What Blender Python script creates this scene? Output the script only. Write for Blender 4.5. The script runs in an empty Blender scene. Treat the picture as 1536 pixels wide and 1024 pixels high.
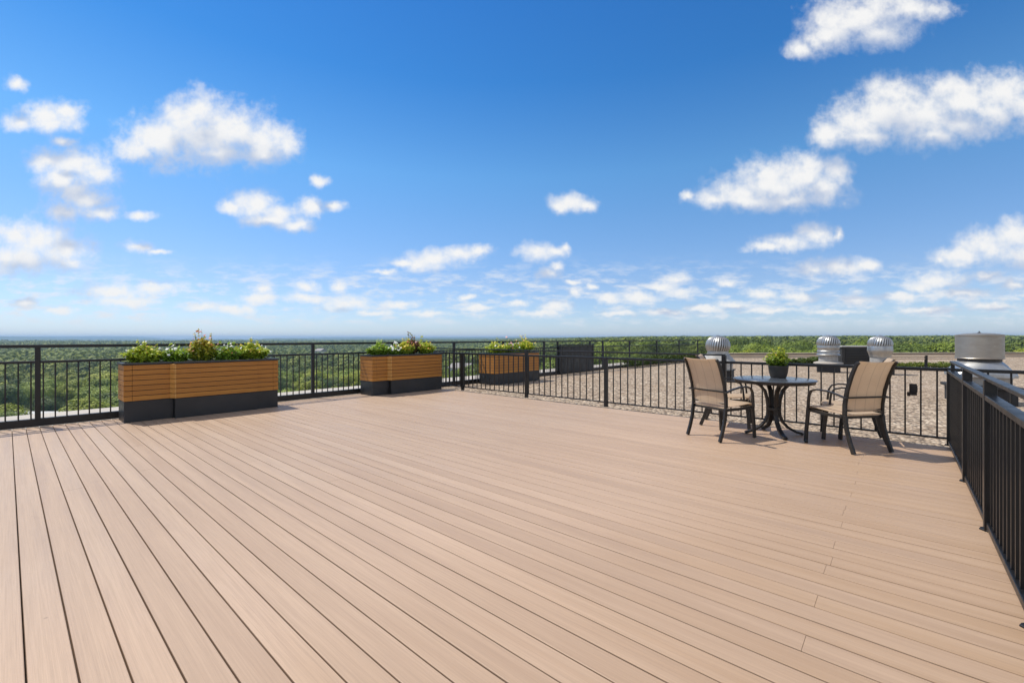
# Rooftop terrace: composite deck, black railings, timber planters, patio set, gravel roof with vents, woodland beyond.
import bpy, bmesh, math, random
import numpy as np
from mathutils import Vector, Matrix

PI = math.pi
rad = math.radians
scene = bpy.context.scene
COL = scene.collection

# ------------------------------------------------------------------ helpers
def tag(o, label=None, cat=None, group=None, kind=None):
    if label: o['label'] = label
    if cat: o['category'] = cat
    if group: o['group'] = group
    if kind: o['kind'] = kind
    return o

def empty(name, loc, rz=0.0, label=None, cat=None, group=None):
    o = bpy.data.objects.new(name, None)
    o.empty_display_size = 0.1
    o.location = loc
    o.rotation_euler = (0, 0, rz)
    COL.objects.link(o)
    return tag(o, label, cat, group)

def copy_tree(o, parent=None):
    c = o.copy()
    COL.objects.link(c)
    c.parent = parent
    for ch in list(o.children):
        copy_tree(ch, c)
    return c

class MB:
    """collects shapes, links them as one mesh object"""
    def __init__(self):
        self.v = []; self.f = []
    def add(self, vs, fs):
        n = len(self.v)
        self.v.extend([tuple(p) for p in vs])
        self.f.extend([tuple(i + n for i in q) for q in fs])
        return self
    def box(self, x0, x1, y0, y1, z0, z1):
        vs = [(x0,y0,z0),(x1,y0,z0),(x1,y1,z0),(x0,y1,z0),(x0,y0,z1),(x1,y0,z1),(x1,y1,z1),(x0,y1,z1)]
        return self.add(vs, [(0,3,2,1),(4,5,6,7),(0,1,5,4),(1,2,6,5),(2,3,7,6),(3,0,4,7)])
    def beam(self, a, b, w, h):
        """bar from a to b, horizontal width w, height h"""
        a = Vector(a); b = Vector(b); d = (b - a).normalized()
        s = d.cross(Vector((0,0,1)))
        s = Vector((1,0,0)) if s.length < 1e-4 else s.normalized()
        u = s.cross(d)
        vs = []
        for p in (a, b):
            for i, j in ((-1,-1),(1,-1),(1,1),(-1,1)):
                vs.append(p + s*(i*w/2) + u*(j*h/2))
        return self.add(vs, [(0,1,2,3),(7,6,5,4),(0,4,5,1),(1,5,6,2),(2,6,7,3),(3,7,4,0)])
    def bar(self, pts, w, h, side):
        """flat bar swept along pts; side = its constant width direction"""
        pts = [Vector(p) for p in pts]; side = Vector(side).normalized()
        n = len(pts); base = []
        for i, p in enumerate(pts):
            d = (pts[min(i+1, n-1)] - pts[max(i-1, 0)]).normalized()
            u = side.cross(d).normalized()
            hh = h[i] if isinstance(h, (list, tuple)) else h
            for a, b in ((-1,-1),(1,-1),(1,1),(-1,1)):
                base.append(p + side*(a*w/2) + u*(b*hh/2))
        fs = [(0,1,2,3), tuple(4*(n-1)+k for k in (3,2,1,0))]
        for i in range(n-1):
            for k in range(4):
                k2 = (k+1) % 4
                fs.append((4*i+k, 4*(i+1)+k, 4*(i+1)+k2, 4*i+k2))
        return self.add(base, fs)
    def tube(self, pts, r, n=8):
        pts = [Vector(p) for p in pts]; m = len(pts); base = []
        for i, p in enumerate(pts):
            d = (pts[min(i+1, m-1)] - pts[max(i-1, 0)]).normalized()
            s = d.cross(Vector((0.13,0.21,1)))
            s = Vector((1,0,0)) if s.length < 1e-4 else s.normalized()
            u = s.cross(d)
            rr = r[i] if isinstance(r, (list, tuple)) else r
            for k in range(n):
                a = 2*PI*k/n
                base.append(p + s*(rr*math.cos(a)) + u*(rr*math.sin(a)))
        fs = [tuple(range(n-1, -1, -1)), tuple(n*(m-1)+k for k in range(n))]
        for i in range(m-1):
            for k in range(n):
                k2 = (k+1) % n
                fs.append((n*i+k, n*i+k2, n*(i+1)+k2, n*(i+1)+k))
        return self.add(base, fs)
    def lathe(self, prof, n=32, c=(0,0,0), caps=True):
        vs = []
        for r, z in prof:
            for k in range(n):
                a = 2*PI*k/n
                vs.append((c[0]+r*math.cos(a), c[1]+r*math.sin(a), c[2]+z))
        fs = []
        for i in range(len(prof)-1):
            for k in range(n):
                k2 = (k+1) % n
                fs.append((n*i+k, n*i+k2, n*(i+1)+k2, n*(i+1)+k))
        if caps:
            fs.append(tuple(range(n-1, -1, -1)))
            fs.append(tuple(n*(len(prof)-1)+k for k in range(n)))
        return self.add(vs, fs)
    def build(self, name, mat, parent=None, bevel=0.0, smooth=False, seg=2):
        me = bpy.data.meshes.new(name)
        me.from_pydata(self.v, [], self.f)
        if bevel > 0:
            bm = bmesh.new(); bm.from_mesh(me)
            es = [e for e in bm.edges if len(e.link_faces) == 2 and e.calc_face_angle(0) > rad(30)]
            bmesh.ops.bevel(bm, geom=es, offset=bevel, segments=seg, affect='EDGES', profile=0.5)
            bm.to_mesh(me); bm.free()
        me.materials.append(mat)
        if smooth:
            me.polygons.foreach_set('use_smooth', [True]*len(me.polygons))
            try: me.set_sharp_from_angle(angle=rad(38))
            except Exception: pass
        me.update()
        o = bpy.data.objects.new(name, me)
        COL.objects.link(o)
        if parent: o.parent = parent
        return o

def link_mesh(name, me, parent=None, loc=None):
    o = bpy.data.objects.new(name, me)
    COL.objects.link(o)
    if parent: o.parent = parent
    if loc: o.location = loc
    return o

def np_mesh(name, V, F, mat, tint=None, smooth=False):
    """mesh from numpy arrays; F is an (n,3) or (n,4) array"""
    me = bpy.data.meshes.new(name)
    k = F.shape[1]; n = len(F)
    me.vertices.add(len(V)); me.vertices.foreach_set('co', np.ascontiguousarray(V, dtype=np.float32).ravel())
    me.loops.add(n*k); me.loops.foreach_set('vertex_index', np.ascontiguousarray(F, dtype=np.int32).ravel())
    me.polygons.add(n)
    me.polygons.foreach_set('loop_start', np.arange(0, n*k, k, dtype=np.int32))
    me.polygons.foreach_set('loop_total', np.full(n, k, dtype=np.int32))
    if smooth: me.polygons.foreach_set('use_smooth', np.ones(n, dtype=bool))
    me.update(calc_edges=True)
    if tint is not None:
        a = me.attributes.new('tint', 'FLOAT', 'FACE')
        a.data.foreach_set('value', np.ascontiguousarray(tint, dtype=np.float32))
    me.materials.append(mat)
    return me

# ------------------------------------------------------------------ node helpers
class NT:
    def __init__(self, tree): self.t = tree
    def n(self, typ, **kw):
        x = self.t.nodes.new(typ)
        for k, v in kw.items(): setattr(x, k, v)
        return x
    def l(self, a, b): self.t.links.new(a, b)
    def put(self, val, sock):
        if isinstance(val, bpy.types.NodeSocket): self.l(val, sock)
        else: sock.default_value = val
    def m(self, op, a, b=None, c=None, clamp=False):
        x = self.n('ShaderNodeMath', operation=op); x.use_clamp = clamp
        for i, v in enumerate((a, b, c)):
            if v is not None: self.put(v, x.inputs[i])
        return x.outputs[0]
    def vm(self, op, a, b=None, c=None, out=0):
        x = self.n('ShaderNodeVectorMath', operation=op)
        for i, v in enumerate((a, b, c)):
            if v is not None: self.put(v, x.inputs[i])
        return x.outputs[out]
    def noise(self, vec, scale, detail=3, rough=0.55, dist=0.0):
        x = self.n('ShaderNodeTexNoise')
        if vec is not None: self.l(vec, x.inputs['Vector'])
        x.inputs['Scale'].default_value = scale; x.inputs['Detail'].default_value = detail
        x.inputs['Roughness'].default_value = rough; x.inputs['Distortion'].default_value = dist
        return x.outputs['Fac']
    def ramp(self, fac, stops, interp='LINEAR'):
        x = self.n('ShaderNodeValToRGB'); cr = x.color_ramp; cr.interpolation = interp
        while len(cr.elements) < len(stops): cr.elements.new(0.5)
        for e, (p, c) in zip(cr.elements, stops):
            e.position = p; e.color = (c[0], c[1], c[2], 1) if not isinstance(c, float) else (c, c, c, 1)
        self.l(fac, x.inputs[0])
        return x.outputs[0]
    def mix(self, fac, a, b, blend='MIX'):
        x = self.n('ShaderNodeMix', data_type='RGBA', blend_type=blend)
        self.put(fac, x.inputs[0])
        for v, s in ((a, x.inputs[6]), (b, x.inputs[7])):
            self.put(v if isinstance(v, bpy.types.NodeSocket) else (v[0], v[1], v[2], 1), s)
        return x.outputs[2]
    def maprange(self, v, a, b, c=0.0, d=1.0, smooth=False):
        x = self.n('ShaderNodeMapRange'); x.interpolation_type = 'SMOOTHSTEP' if smooth else 'LINEAR'
        self.put(v, x.inputs[0])
        for i, q in enumerate((a, b, c, d)): self.put(q, x.inputs[1+i])
        return x.outputs[0]

def new_mat(name):
    m = bpy.data.materials.new(name); m.use_nodes = True
    nt = NT(m.node_tree); bs = m.node_tree.nodes['Principled BSDF']
    return m, nt, bs

def obj_coord(nt, scale=None):
    tc = nt.n('ShaderNodeTexCoord')
    if scale is None: return tc.outputs['Object']
    return nt.vm('MULTIPLY', tc.outputs['Object'], scale)

def simple(name, col, rough=0.5, metal=0.0, var=0.12, scale=6.0, bump=0.0, bscale=80.0, coat=0.0):
    """a paint/metal/plastic material with mild mottling so nothing is perfectly even"""
    m, nt, bs = new_mat(name)
    v = obj_coord(nt)
    f = nt.noise(v, scale, 4)
    lo = tuple(c*(1-var) for c in col); hi = tuple(min(1, c*(1+var)) for c in col)
    nt.l(nt.ramp(f, [(0.3, lo), (0.7, hi)]), bs.inputs['Base Color'])
    nt.l(nt.maprange(nt.noise(v, scale*2.3, 3), 0.3, 0.7, max(0.02, rough*0.85), min(1, rough*1.15)), bs.inputs['Roughness'])
    bs.inputs['Metallic'].default_value = metal
    if coat: bs.inputs['Coat Weight'].default_value = coat
    if bump:
        b = nt.n('ShaderNodeBump'); b.inputs['Strength'].default_value = bump; b.inputs['Distance'].default_value = 0.01
        nt.l(nt.noise(v, bscale, 3), b.inputs['Height']); nt.l(b.outputs[0], bs.inputs['Normal'])
    return m

# ------------------------------------------------------------------ layout numbers (metres; the boards run along x)
DECK_X0, DECK_X1 = -9.17, 0.475
DECK_Y0, DECK_Y1 = -4.0, 7.15
BOARD, GAP, BOARD0 = 0.128, 0.006, 0.175
AX = -9.22          # railing along the valley side
BY = 7.22           # railing between deck and gravel roof
CX = 0.44           # railing beside the camera
GZ = -0.05          # top of the roof gravel
SUN = Vector((0.58, 0.18, -1.0)).normalized()

# ------------------------------------------------------------------ materials
def mat_deck():
    m, nt, bs = new_mat('composite_decking')
    tc = nt.n('ShaderNodeTexCoord'); P = tc.outputs['Object']
    sx = nt.n('ShaderNodeSeparateXYZ'); nt.l(P, sx.inputs[0])
    row = nt.m('FLOOR', nt.m('DIVIDE', nt.m('SUBTRACT', sx.outputs[1], BOARD0), BOARD))
    wn = nt.n('ShaderNodeTexWhiteNoise', noise_dimensions='1D'); nt.l(row, wn.inputs['W'])
    off = nt.n('ShaderNodeCombineXYZ')
    nt.l(nt.m('MULTIPLY', wn.outputs['Value'], 40.0), off.inputs[0]); nt.l(nt.m('MULTIPLY', row, 3.7), off.inputs[2])
    Q = nt.vm('ADD', P, off.outputs[0])
    grain = nt.noise(nt.vm('MULTIPLY', Q, (2.2, 150.0, 1.0)), 1.0, 6, 0.7, 0.4)
    fine = nt.noise(nt.vm('MULTIPLY', Q, (9.0, 420.0, 1.0)), 1.0, 3, 0.6)
    streak = nt.noise(nt.vm('MULTIPLY', Q, (0.55, 14.0, 1.0)), 1.0, 4, 0.6)
    big = nt.noise(P, 0.35, 3)
    base = nt.ramp(big, [(0.3, (0.455, 0.307, 0.202)), (0.7, (0.512, 0.364, 0.256))])
    # tone drifts along x: browner towards the near rail, greyer towards the far side
    tone_x = nt.m('ADD', sx.outputs[0], nt.m('MULTIPLY', nt.m('SUBTRACT', nt.noise(P, 0.5, 4), 0.5), 3.0))
    tan = nt.mix(1.0, base, (0.81, 0.765, 0.68), 'MULTIPLY'); grey = nt.mix(1.0, base, (0.86, 0.90, 0.94), 'MULTIPLY')
    base = nt.mix(nt.maprange(tone_x, -2.0, -0.2, 0.0, 1.0, True), base, tan)
    base = nt.mix(nt.maprange(tone_x, -2.0, -4.5, 0.0, 0.8, True), base, grey)
    # each board weathers a little differently
    b2 = nt.mix(nt.maprange(wn.outputs['Value'], 0, 1, 0.0, 0.85), base, (0.385, 0.262, 0.176))
    b3 = nt.mix(nt.maprange(streak, 0.38, 0.72, 0.0, 0.36), b2, (0.545, 0.398, 0.288))
    b4 = nt.mix(nt.maprange(grain, 0.40, 0.70, 0.0, 0.50), b3, (0.30, 0.205, 0.14))
    # scuffs and water marks
    stain = nt.noise(nt.vm('MULTIPLY', P, (1.0, 3.5, 1.0)), 1.3, 5, 0.65, 0.8)
    b5 = nt.mix(nt.maprange(stain, 0.60, 0.78, 0.0, 0.22, True), b4, (0.30, 0.20, 0.14))
    spots = nt.n('ShaderNodeTexVoronoi'); spots.inputs['Scale'].default_value = 2.1; nt.l(P, spots.inputs['Vector'])
    b6 = nt.mix(nt.maprange(spots.outputs['Distance'], 0.012, 0.02, 0.4, 0.0), b5, (0.16, 0.11, 0.08))
    nt.l(b6, bs.inputs['Base Color'])
    nt.l(nt.maprange(streak, 0.3, 0.7, 0.46, 0.62), bs.inputs['Roughness'])
    bs.inputs['Specular IOR Level'].default_value = 0.42
    bp = nt.n('ShaderNodeBump'); bp.inputs['Strength'].default_value = 0.35; bp.inputs['Distance'].default_value = 0.0015
    nt.l(nt.m('ADD', grain, nt.m('MULTIPLY', fine, 0.5)), bp.inputs['Height']); nt.l(bp.outputs[0], bs.inputs['Normal'])
    return m

def mat_gravel():
    m, nt, bs = new_mat('roof_gravel')
    P = obj_coord(nt)
    W = nt.vm('ADD', P, nt.vm('MULTIPLY', nt.n('ShaderNodeTexNoise').outputs['Color'], (0.01, 0.01, 0.0)))
    def vor(sc, feat='F1'):
        v = nt.n('ShaderNodeTexVoronoi', feature=feat); v.inputs['Scale'].default_value = sc; nt.l(W, v.inputs['Vector']); return v
    v1 = vor(21.0); v2 = vor(8.0)
    hsv = nt.n('ShaderNodeSeparateColor'); nt.l(v1.outputs['Color'], hsv.inputs[0])
    hs2 = nt.n('ShaderNodeSeparateColor'); nt.l(v2.outputs['Color'], hs2.inputs[0])
    pick = nt.m('ADD', nt.m('MULTIPLY', hsv.outputs[0], 0.65), nt.m('MULTIPLY', hs2.outputs[1], 0.35))
    stone = nt.ramp(pick, [(0.10, (0.17, 0.120, 0.078)), (0.3, (0.37, 0.275, 0.190)), (0.6, (0.52, 0.40, 0.285)), (0.9, (0.69, 0.57, 0.43))])
    gap = nt.mix(nt.maprange(v1.outputs['Distance'], 0.45, 0.8, 0.0, 0.75, True), stone, (0.085, 0.056, 0.034))
    patch = nt.noise(P, 0.55, 5, 0.6, 0.5)
    gap = nt.mix(nt.maprange(patch, 0.48, 0.70, 0.0, 0.5, True), gap, (0.31, 0.215, 0.135))
    nt.l(gap, bs.inputs['Base Color'])
    bs.inputs['Roughness'].default_value = 0.9
    h = nt.m('ADD', nt.m('MULTIPLY', nt.m('SUBTRACT', 1.0, v1.outputs['Distance']), 0.7), nt.m('MULTIPLY', nt.m('SUBTRACT', 1.0, v2.outputs['Distance']), 0.9))
    bp = nt.n('ShaderNodeBump'); bp.inputs['Strength'].default_value = 1.0; bp.inputs['Distance'].default_value = 0.06
    nt.l(h, bp.inputs['Height']); nt.l(bp.outputs[0], bs.inputs['Normal'])
    return m

def mat_timber():
    m, nt, bs = new_mat('stained_timber_slats')
    P = obj_coord(nt)
    sx = nt.n('ShaderNodeSeparateXYZ'); nt.l(P, sx.inputs[0])
    row = nt.m('FLOOR', nt.m('DIVIDE', sx.outputs[2], 0.0772))
    wn = nt.n('ShaderNodeTexWhiteNoise', noise_dimensions='1D'); nt.l(row, wn.inputs['W'])
    off = nt.n('ShaderNodeCombineXYZ'); nt.l(nt.m('MULTIPLY', wn.outputs['Value'], 9.0), off.inputs[1])
    Q = nt.vm('ADD', P, off.outputs[0])
    g = nt.noise(nt.vm('MULTIPLY', Q, (3.0, 3.0, 70.0)), 1.0, 6, 0.65, 0.6)
    col = nt.ramp(g, [(0.25, (0.31, 0.115, 0.013)), (0.5, (0.46, 0.190, 0.024)), (0.78, (0.58, 0.265, 0.042))])
    col = nt.mix(nt.maprange(wn.outputs['Value'], 0, 1, 0, 0.65), col, (0.34, 0.130, 0.015))
    nt.l(col, bs.inputs['Base Color'])
    bs.inputs['Roughness'].default_value = 0.5
    bp = nt.n('ShaderNodeBump'); bp.inputs['Strength'].default_value = 0.25; bp.inputs['Distance'].default_value = 0.002
    nt.l(g, bp.inputs['Height']); nt.l(bp.outputs[0], bs.inputs['Normal'])
    return m

def mat_sunlit_tone_timber():  # timber colour lightened to paint sunlight into the planter step strip
    m = mat_timber(); m.name = 'sunlit_tone_timber'
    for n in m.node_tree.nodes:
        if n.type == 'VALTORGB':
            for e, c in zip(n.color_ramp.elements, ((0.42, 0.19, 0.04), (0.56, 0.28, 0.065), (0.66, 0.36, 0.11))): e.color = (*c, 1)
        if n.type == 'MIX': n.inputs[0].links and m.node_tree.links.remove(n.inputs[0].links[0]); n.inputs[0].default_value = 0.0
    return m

def mat_leaf(name, stops, trans=0.3, rough=0.55, objw=0.45):
    m, nt, bs = new_mat(name)
    at = nt.n('ShaderNodeAttribute', attribute_name='tint')
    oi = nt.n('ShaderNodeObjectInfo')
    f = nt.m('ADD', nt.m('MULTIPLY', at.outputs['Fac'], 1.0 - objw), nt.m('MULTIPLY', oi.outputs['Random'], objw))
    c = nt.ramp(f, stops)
    nt.l(c, bs.inputs['Base Color']); bs.inputs['Roughness'].default_value = rough
    bs.inputs['Specular IOR Level'].default_value = 0.3
    tr = nt.n('ShaderNodeBsdfTranslucent'); nt.l(nt.mix(0.5, c, (0.30, 0.36, 0.04)), tr.inputs['Color'])
    mx = nt.n('ShaderNodeMixShader'); mx.inputs[0].default_value = trans
    nt.l(bs.outputs[0], mx.inputs[1]); nt.l(tr.outputs[0], mx.inputs[2])
    nt.l(mx.outputs[0], m.node_tree.nodes['Material Output'].inputs['Surface'])
    return m

def mat_sling():
    m, nt, bs = new_mat('beige_sling_mesh')
    P = obj_coord(nt)
    w1 = nt.noise(nt.vm('MULTIPLY', P, (260.0, 260.0, 260.0)), 1.0, 2)
    big = nt.noise(P, 5.0, 3)
    sx = nt.n('ShaderNodeSeparateXYZ'); nt.l(P, sx.inputs[0])
    # stitched seams running up the sling
    seam = nt.m('ABSOLUTE', nt.m('SUBTRACT', nt.m('FRACT', nt.m('ADD', nt.m('DIVIDE', sx.outputs[0], 0.125), 0.5)), 0.5))
    c = nt.ramp(big, [(0.3, (0.74, 0.585, 0.42)), (0.7, (0.80, 0.65, 0.48))])
    c = nt.mix(nt.maprange(w1, 0.4, 0.65, 0.0, 0.25), c, (0.46, 0.34, 0.23))
    c = nt.mix(nt.maprange(seam, 0.012, 0.03, 0.45, 0.0), c, (0.25, 0.18, 0.12))
    nt.l(c, bs.inputs['Base Color']); bs.inputs['Roughness'].default_value = 0.5
    tr = nt.n('ShaderNodeBsdfTranslucent'); nt.l(c, tr.inputs['Color'])
    tp = nt.n('ShaderNodeBsdfTransparent')
    m1 = nt.n('ShaderNodeMixShader'); m1.inputs[0].default_value = 0.45
    nt.l(bs.outputs[0], m1.inputs[1]); nt.l(tr.outputs[0], m1.inputs[2])
    m2 = nt.n('ShaderNodeMixShader'); m2.inputs[0].default_value = 0.09
    nt.l(m1.outputs[0], m2.inputs[1]); nt.l(tp.outputs[0], m2.inputs[2])
    nt.l(m2.outputs[0], m.node_tree.nodes['Material Output'].inputs['Surface'])
    return m

def mat_galv(name, col=(0.52, 0.52, 0.51), rough=0.38, streak=(1.0, 1.0, 0.2)):
    m, nt, bs = new_mat(name)
    P = obj_coord(nt)
    n1 = nt.noise(nt.vm('MULTIPLY', P, streak), 7.0, 5, 0.6)
    vo = nt.n('ShaderNodeTexVoronoi'); vo.inputs['Scale'].default_value = 22.0; nt.l(P, vo.inputs['Vector'])
    sc = nt.n('ShaderNodeSeparateColor'); nt.l(vo.outputs['Color'], sc.inputs[0])
    c = nt.ramp(n1, [(0.3, tuple(x*0.72 for x in col)), (0.7, col)])
    c = nt.mix(nt.maprange(sc.outputs[0], 0, 1, 0, 0.22), c, tuple(x*0.8 for x in col))
    nt.l(c, bs.inputs['Base Color']); bs.inputs['Metallic'].default_value = 0.88
    nt.l(nt.maprange(n1, 0.3, 0.7, rough*1.3, rough*0.8), bs.inputs['Roughness'])
    return m

def mat_concrete(name, a, b):
    m, nt, bs = new_mat(name)
    P = obj_coord(nt)
    n1 = nt.noise(P, 0.8, 6, 0.65); n2 = nt.noise(P, 30.0, 4)
    c = nt.ramp(n1, [(0.3, a), (0.7, b)])
    c = nt.mix(nt.maprange(n2, 0.4, 0.7, 0, 0.3), c, tuple(x*0.75 for x in a))
    nt.l(c, bs.inputs['Base Color']); bs.inputs['Roughness'].default_value = 0.85
    return m

def mat_ground():
    m, nt, bs = new_mat('woodland_floor')
    P = obj_coord(nt)
    c = nt.ramp(nt.noise(P, 0.02, 6, 0.65), [(0.3, (0.03, 0.05, 0.013)), (0.5, (0.075, 0.10, 0.03)), (0.72, (0.20, 0.19, 0.085))])
    nt.l(c, bs.inputs['Base Color']); bs.inputs['Roughness'].default_value = 0.95
    return m

def mat_hills():
    m, nt, bs = new_mat('wooded_hills')
    P = obj_coord(nt)
    n1 = nt.noise(nt.vm('MULTIPLY', P, (1, 1, 3)), 0.012, 8, 0.72)
    n2 = nt.noise(P, 0.0016, 4)
    c = nt.ramp(n1, [(0.32, (0.02, 0.045, 0.014)), (0.5, (0.06, 0.10, 0.025)), (0.7, (0.14, 0.18, 0.05))])
    c = nt.mix(nt.maprange(n2, 0.6, 0.72, 0, 0.7, True), c, (0.14, 0.17, 0.06))
    nt.l(c, bs.inputs['Base Color']); bs.inputs['Roughness'].default_value = 0.95
    bp = nt.n('ShaderNodeBump'); bp.inputs['Strength'].default_value = 0.9; bp.inputs['Distance'].default_value = 12.0
    nt.l(n1, bp.inputs['Height']); nt.l(bp.outputs[0], bs.inputs['Normal'])
    return m

M = {}
M['deck'] = mat_deck()
M['gravel'] = mat_gravel()
M['timber'] = mat_timber()
M['sling'] = mat_sling()
M['timber_sunlit_tone'] = mat_sunlit_tone_timber()
M['rail'] = simple('black_powder_coat', (0.007, 0.007, 0.0078), 0.38, 0.0, 0.15, 4.0)
M['rail'].node_tree.nodes['Principled BSDF'].inputs['Specular IOR Level'].default_value = 0.5
M['bronze'] = simple('dark_bronze_frame', (0.020, 0.018, 0.016), 0.38, 0.0, 0.25, 14.0)
M['base'] = simple('charcoal_sheet_metal', (0.020, 0.021, 0.023), 0.42, 0.0, 0.25, 3.0, 0.04, 60)
M['cap'] = simple('dark_grey_trim', (0.028, 0.029, 0.031), 0.40, 0.0, 0.2, 5.0)
M['tabletop'] = simple('smoked_glass_top', (0.055, 0.064, 0.078), 0.22, 0.0, 0.1, 3.0)
M['soil'] = simple('potting_soil', (0.035, 0.024, 0.016), 0.95, 0.0, 0.5, 30.0, 0.8, 90)
M['pot'] = simple('dark_stoneware', (0.045, 0.040, 0.034), 0.6, 0.0, 0.25, 12.0)
M['galv'] = mat_galv('galvanised_steel')
M['alu'] = mat_galv('spun_aluminium', (0.47, 0.43, 0.375), 0.42, (0.3, 0.3, 1.2))
M['grey_paint'] = simple('weathered_grey_paint', (0.36, 0.35, 0.33), 0.6, 0.0, 0.25, 4.0, 0.05, 40)
M['joist'] = simple('brown_joists', (0.075, 0.045, 0.026), 0.9, 0.0, 0.3, 5.0)
M['curb'] = simple('black_roof_membrane', (0.022, 0.022, 0.023), 0.7, 0.0, 0.3, 5.0, 0.1, 50)
M['hvac'] = simple('dark_unit_casing', (0.035, 0.034, 0.032), 0.6, 0.0, 0.3, 3.0)
M['ledge'] = mat_concrete('pale_concrete', (0.40, 0.36, 0.31), (0.52, 0.47, 0.41))
M['coping'] = mat_concrete('beige_coping', (0.58, 0.46, 0.33), (0.70, 0.57, 0.43))
M['membrane'] = mat_concrete('white_roof_membrane', (0.46, 0.46, 0.45), (0.58, 0.58, 0.56))
M['wall_pale'] = mat_concrete('pale_render', (0.62, 0.58, 0.52), (0.72, 0.68, 0.62))
M['wall_pink'] = mat_concrete('pinkish_brick', (0.40, 0.27, 0.22), (0.50, 0.35, 0.29))
M['roof_grey'] = mat_concrete('grey_shingle', (0.24, 0.22, 0.21), (0.36, 0.34, 0.32))
M['glass'] = simple('dark_window_glass', (0.03, 0.035, 0.04), 0.1)
M['bark'] = simple('bark', (0.085, 0.062, 0.045), 0.9, 0.0, 0.4, 3.0, 0.6, 12)
M['ground'] = mat_ground()
M['hills'] = mat_hills()
TREE_STOPS = [(0.12, (0.022, 0.055, 0.010)), (0.40, (0.055, 0.110, 0.017)), (0.66, (0.105, 0.170, 0.024)), (0.92, (0.190, 0.250, 0.035))]
M['tree'] = mat_leaf('tree_leaves', TREE_STOPS, 0.25, 0.6, 0.55)
M['woods'] = mat_leaf('distant_leaves', [(0.1, (0.045, 0.072, 0.012)), (0.5, (0.155, 0.200, 0.030)), (0.9, (0.36, 0.375, 0.06))], 0.10, 0.7, 0.0)
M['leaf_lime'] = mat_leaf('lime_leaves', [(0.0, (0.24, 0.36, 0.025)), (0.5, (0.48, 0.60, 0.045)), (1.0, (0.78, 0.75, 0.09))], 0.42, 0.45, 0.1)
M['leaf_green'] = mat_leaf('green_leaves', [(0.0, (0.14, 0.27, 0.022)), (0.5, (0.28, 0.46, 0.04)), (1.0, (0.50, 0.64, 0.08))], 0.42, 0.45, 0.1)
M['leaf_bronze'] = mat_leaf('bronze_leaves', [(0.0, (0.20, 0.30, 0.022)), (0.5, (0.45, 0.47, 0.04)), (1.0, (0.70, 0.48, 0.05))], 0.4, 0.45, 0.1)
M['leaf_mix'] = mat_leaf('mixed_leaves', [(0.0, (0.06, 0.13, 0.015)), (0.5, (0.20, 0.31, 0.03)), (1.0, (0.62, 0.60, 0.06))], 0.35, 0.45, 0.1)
M['leaf_dark'] = mat_leaf('wine_leaves', [(0.0, (0.10, 0.06, 0.03)), (0.5, (0.20, 0.11, 0.05)), (1.0, (0.24, 0.22, 0.06))], 0.25, 0.45, 0.1)
M['hedge_dark'] = mat_leaf('dark_hedge_leaves', [(0.0, (0.02, 0.04, 0.008)), (0.5, (0.05, 0.085, 0.014)), (1.0, (0.12, 0.16, 0.025))], 0.2, 0.6, 0.1)
M['hedge'] = mat_leaf('hedge_leaves', [(0.0, (0.05, 0.07, 0.012)), (0.5, (0.12, 0.155, 0.022)), (1.0, (0.26, 0.28, 0.06))], 0.25, 0.6, 0.1)
for nm, c in (('white', (0.82, 0.82, 0.78)), ('yellow', (0.80, 0.58, 0.06)), ('orange', (0.72, 0.26, 0.04)), ('red', (0.42, 0.06, 0.04)), ('pink', (0.70, 0.36, 0.33))):
    M['fl_'+nm] = simple('petals_'+nm, c, 0.55, 0.0, 0.2, 60.0)

# ------------------------------------------------------------------ deck and roof (the setting)
def build_deck():
    R = random.Random(5)
    mb = MB()
    k0 = math.ceil((DECK_Y0 - BOARD0)/BOARD); k1 = math.floor((DECK_Y1 - BOARD0)/BOARD)
    for k in range(k0, k1):
        y0 = BOARD0 + k*BOARD + GAP/2; y1 = y0 + BOARD - GAP
        cuts = []
        if k % 3 == 0 or R.random() < 0.25: cuts.append(-0.30 + R.uniform(-0.012, 0.012))
        elif R.random() < 0.2: cuts.append(-1.9 + R.uniform(-0.6, 0.4))
        cuts.append(-5.2 + R.uniform(-1.6, 1.6))
        xs = [DECK_X0] + sorted(cuts) + [DECK_X1]
        for a, b in zip(xs, xs[1:]):
            a2 = a + 0.0007; b2 = b - 0.0007; e = 0.0025
            dz = R.uniform(-0.0007, 0.0007)
            # eased long edges
            prof = [(y0, -0.026), (y0, -e+dz), (y0+e*0.4, -e*0.35+dz), (y0+e*1.2, dz), (y1-e*1.2, dz), (y1-e*0.4, -e*0.35+dz), (y1, -e+dz), (y1, -0.026)]
            n = len(prof)
            vs = [(a2, p, q) for p, q in prof] + [(b2, p, q) for p, q in prof]
            fs = [(i, i+1, n+i+1, n+i) for i in range(n-1)] + [tuple(range(n-1, -1, -1)), tuple(range(n, 2*n))]
            mb.add(vs, [tuple(reversed(f)) for f in fs])
    o = mb.build('deck', M['deck'])
    tag(o, 'tan composite boards running diagonally across the roof terrace', 'deck', kind='structure')
    s = MB()
    s.box(DECK_X0+0.01, DECK_X1-0.01, DECK_Y0+0.01, DECK_Y1-0.012, -0.046, -0.030)
    o2 = s.build('deck_subframe', M['joist'])
    tag(o2, 'dark brown framing under the deck boards showing in the gaps', 'deck frame', kind='structure')
build_deck()

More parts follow.
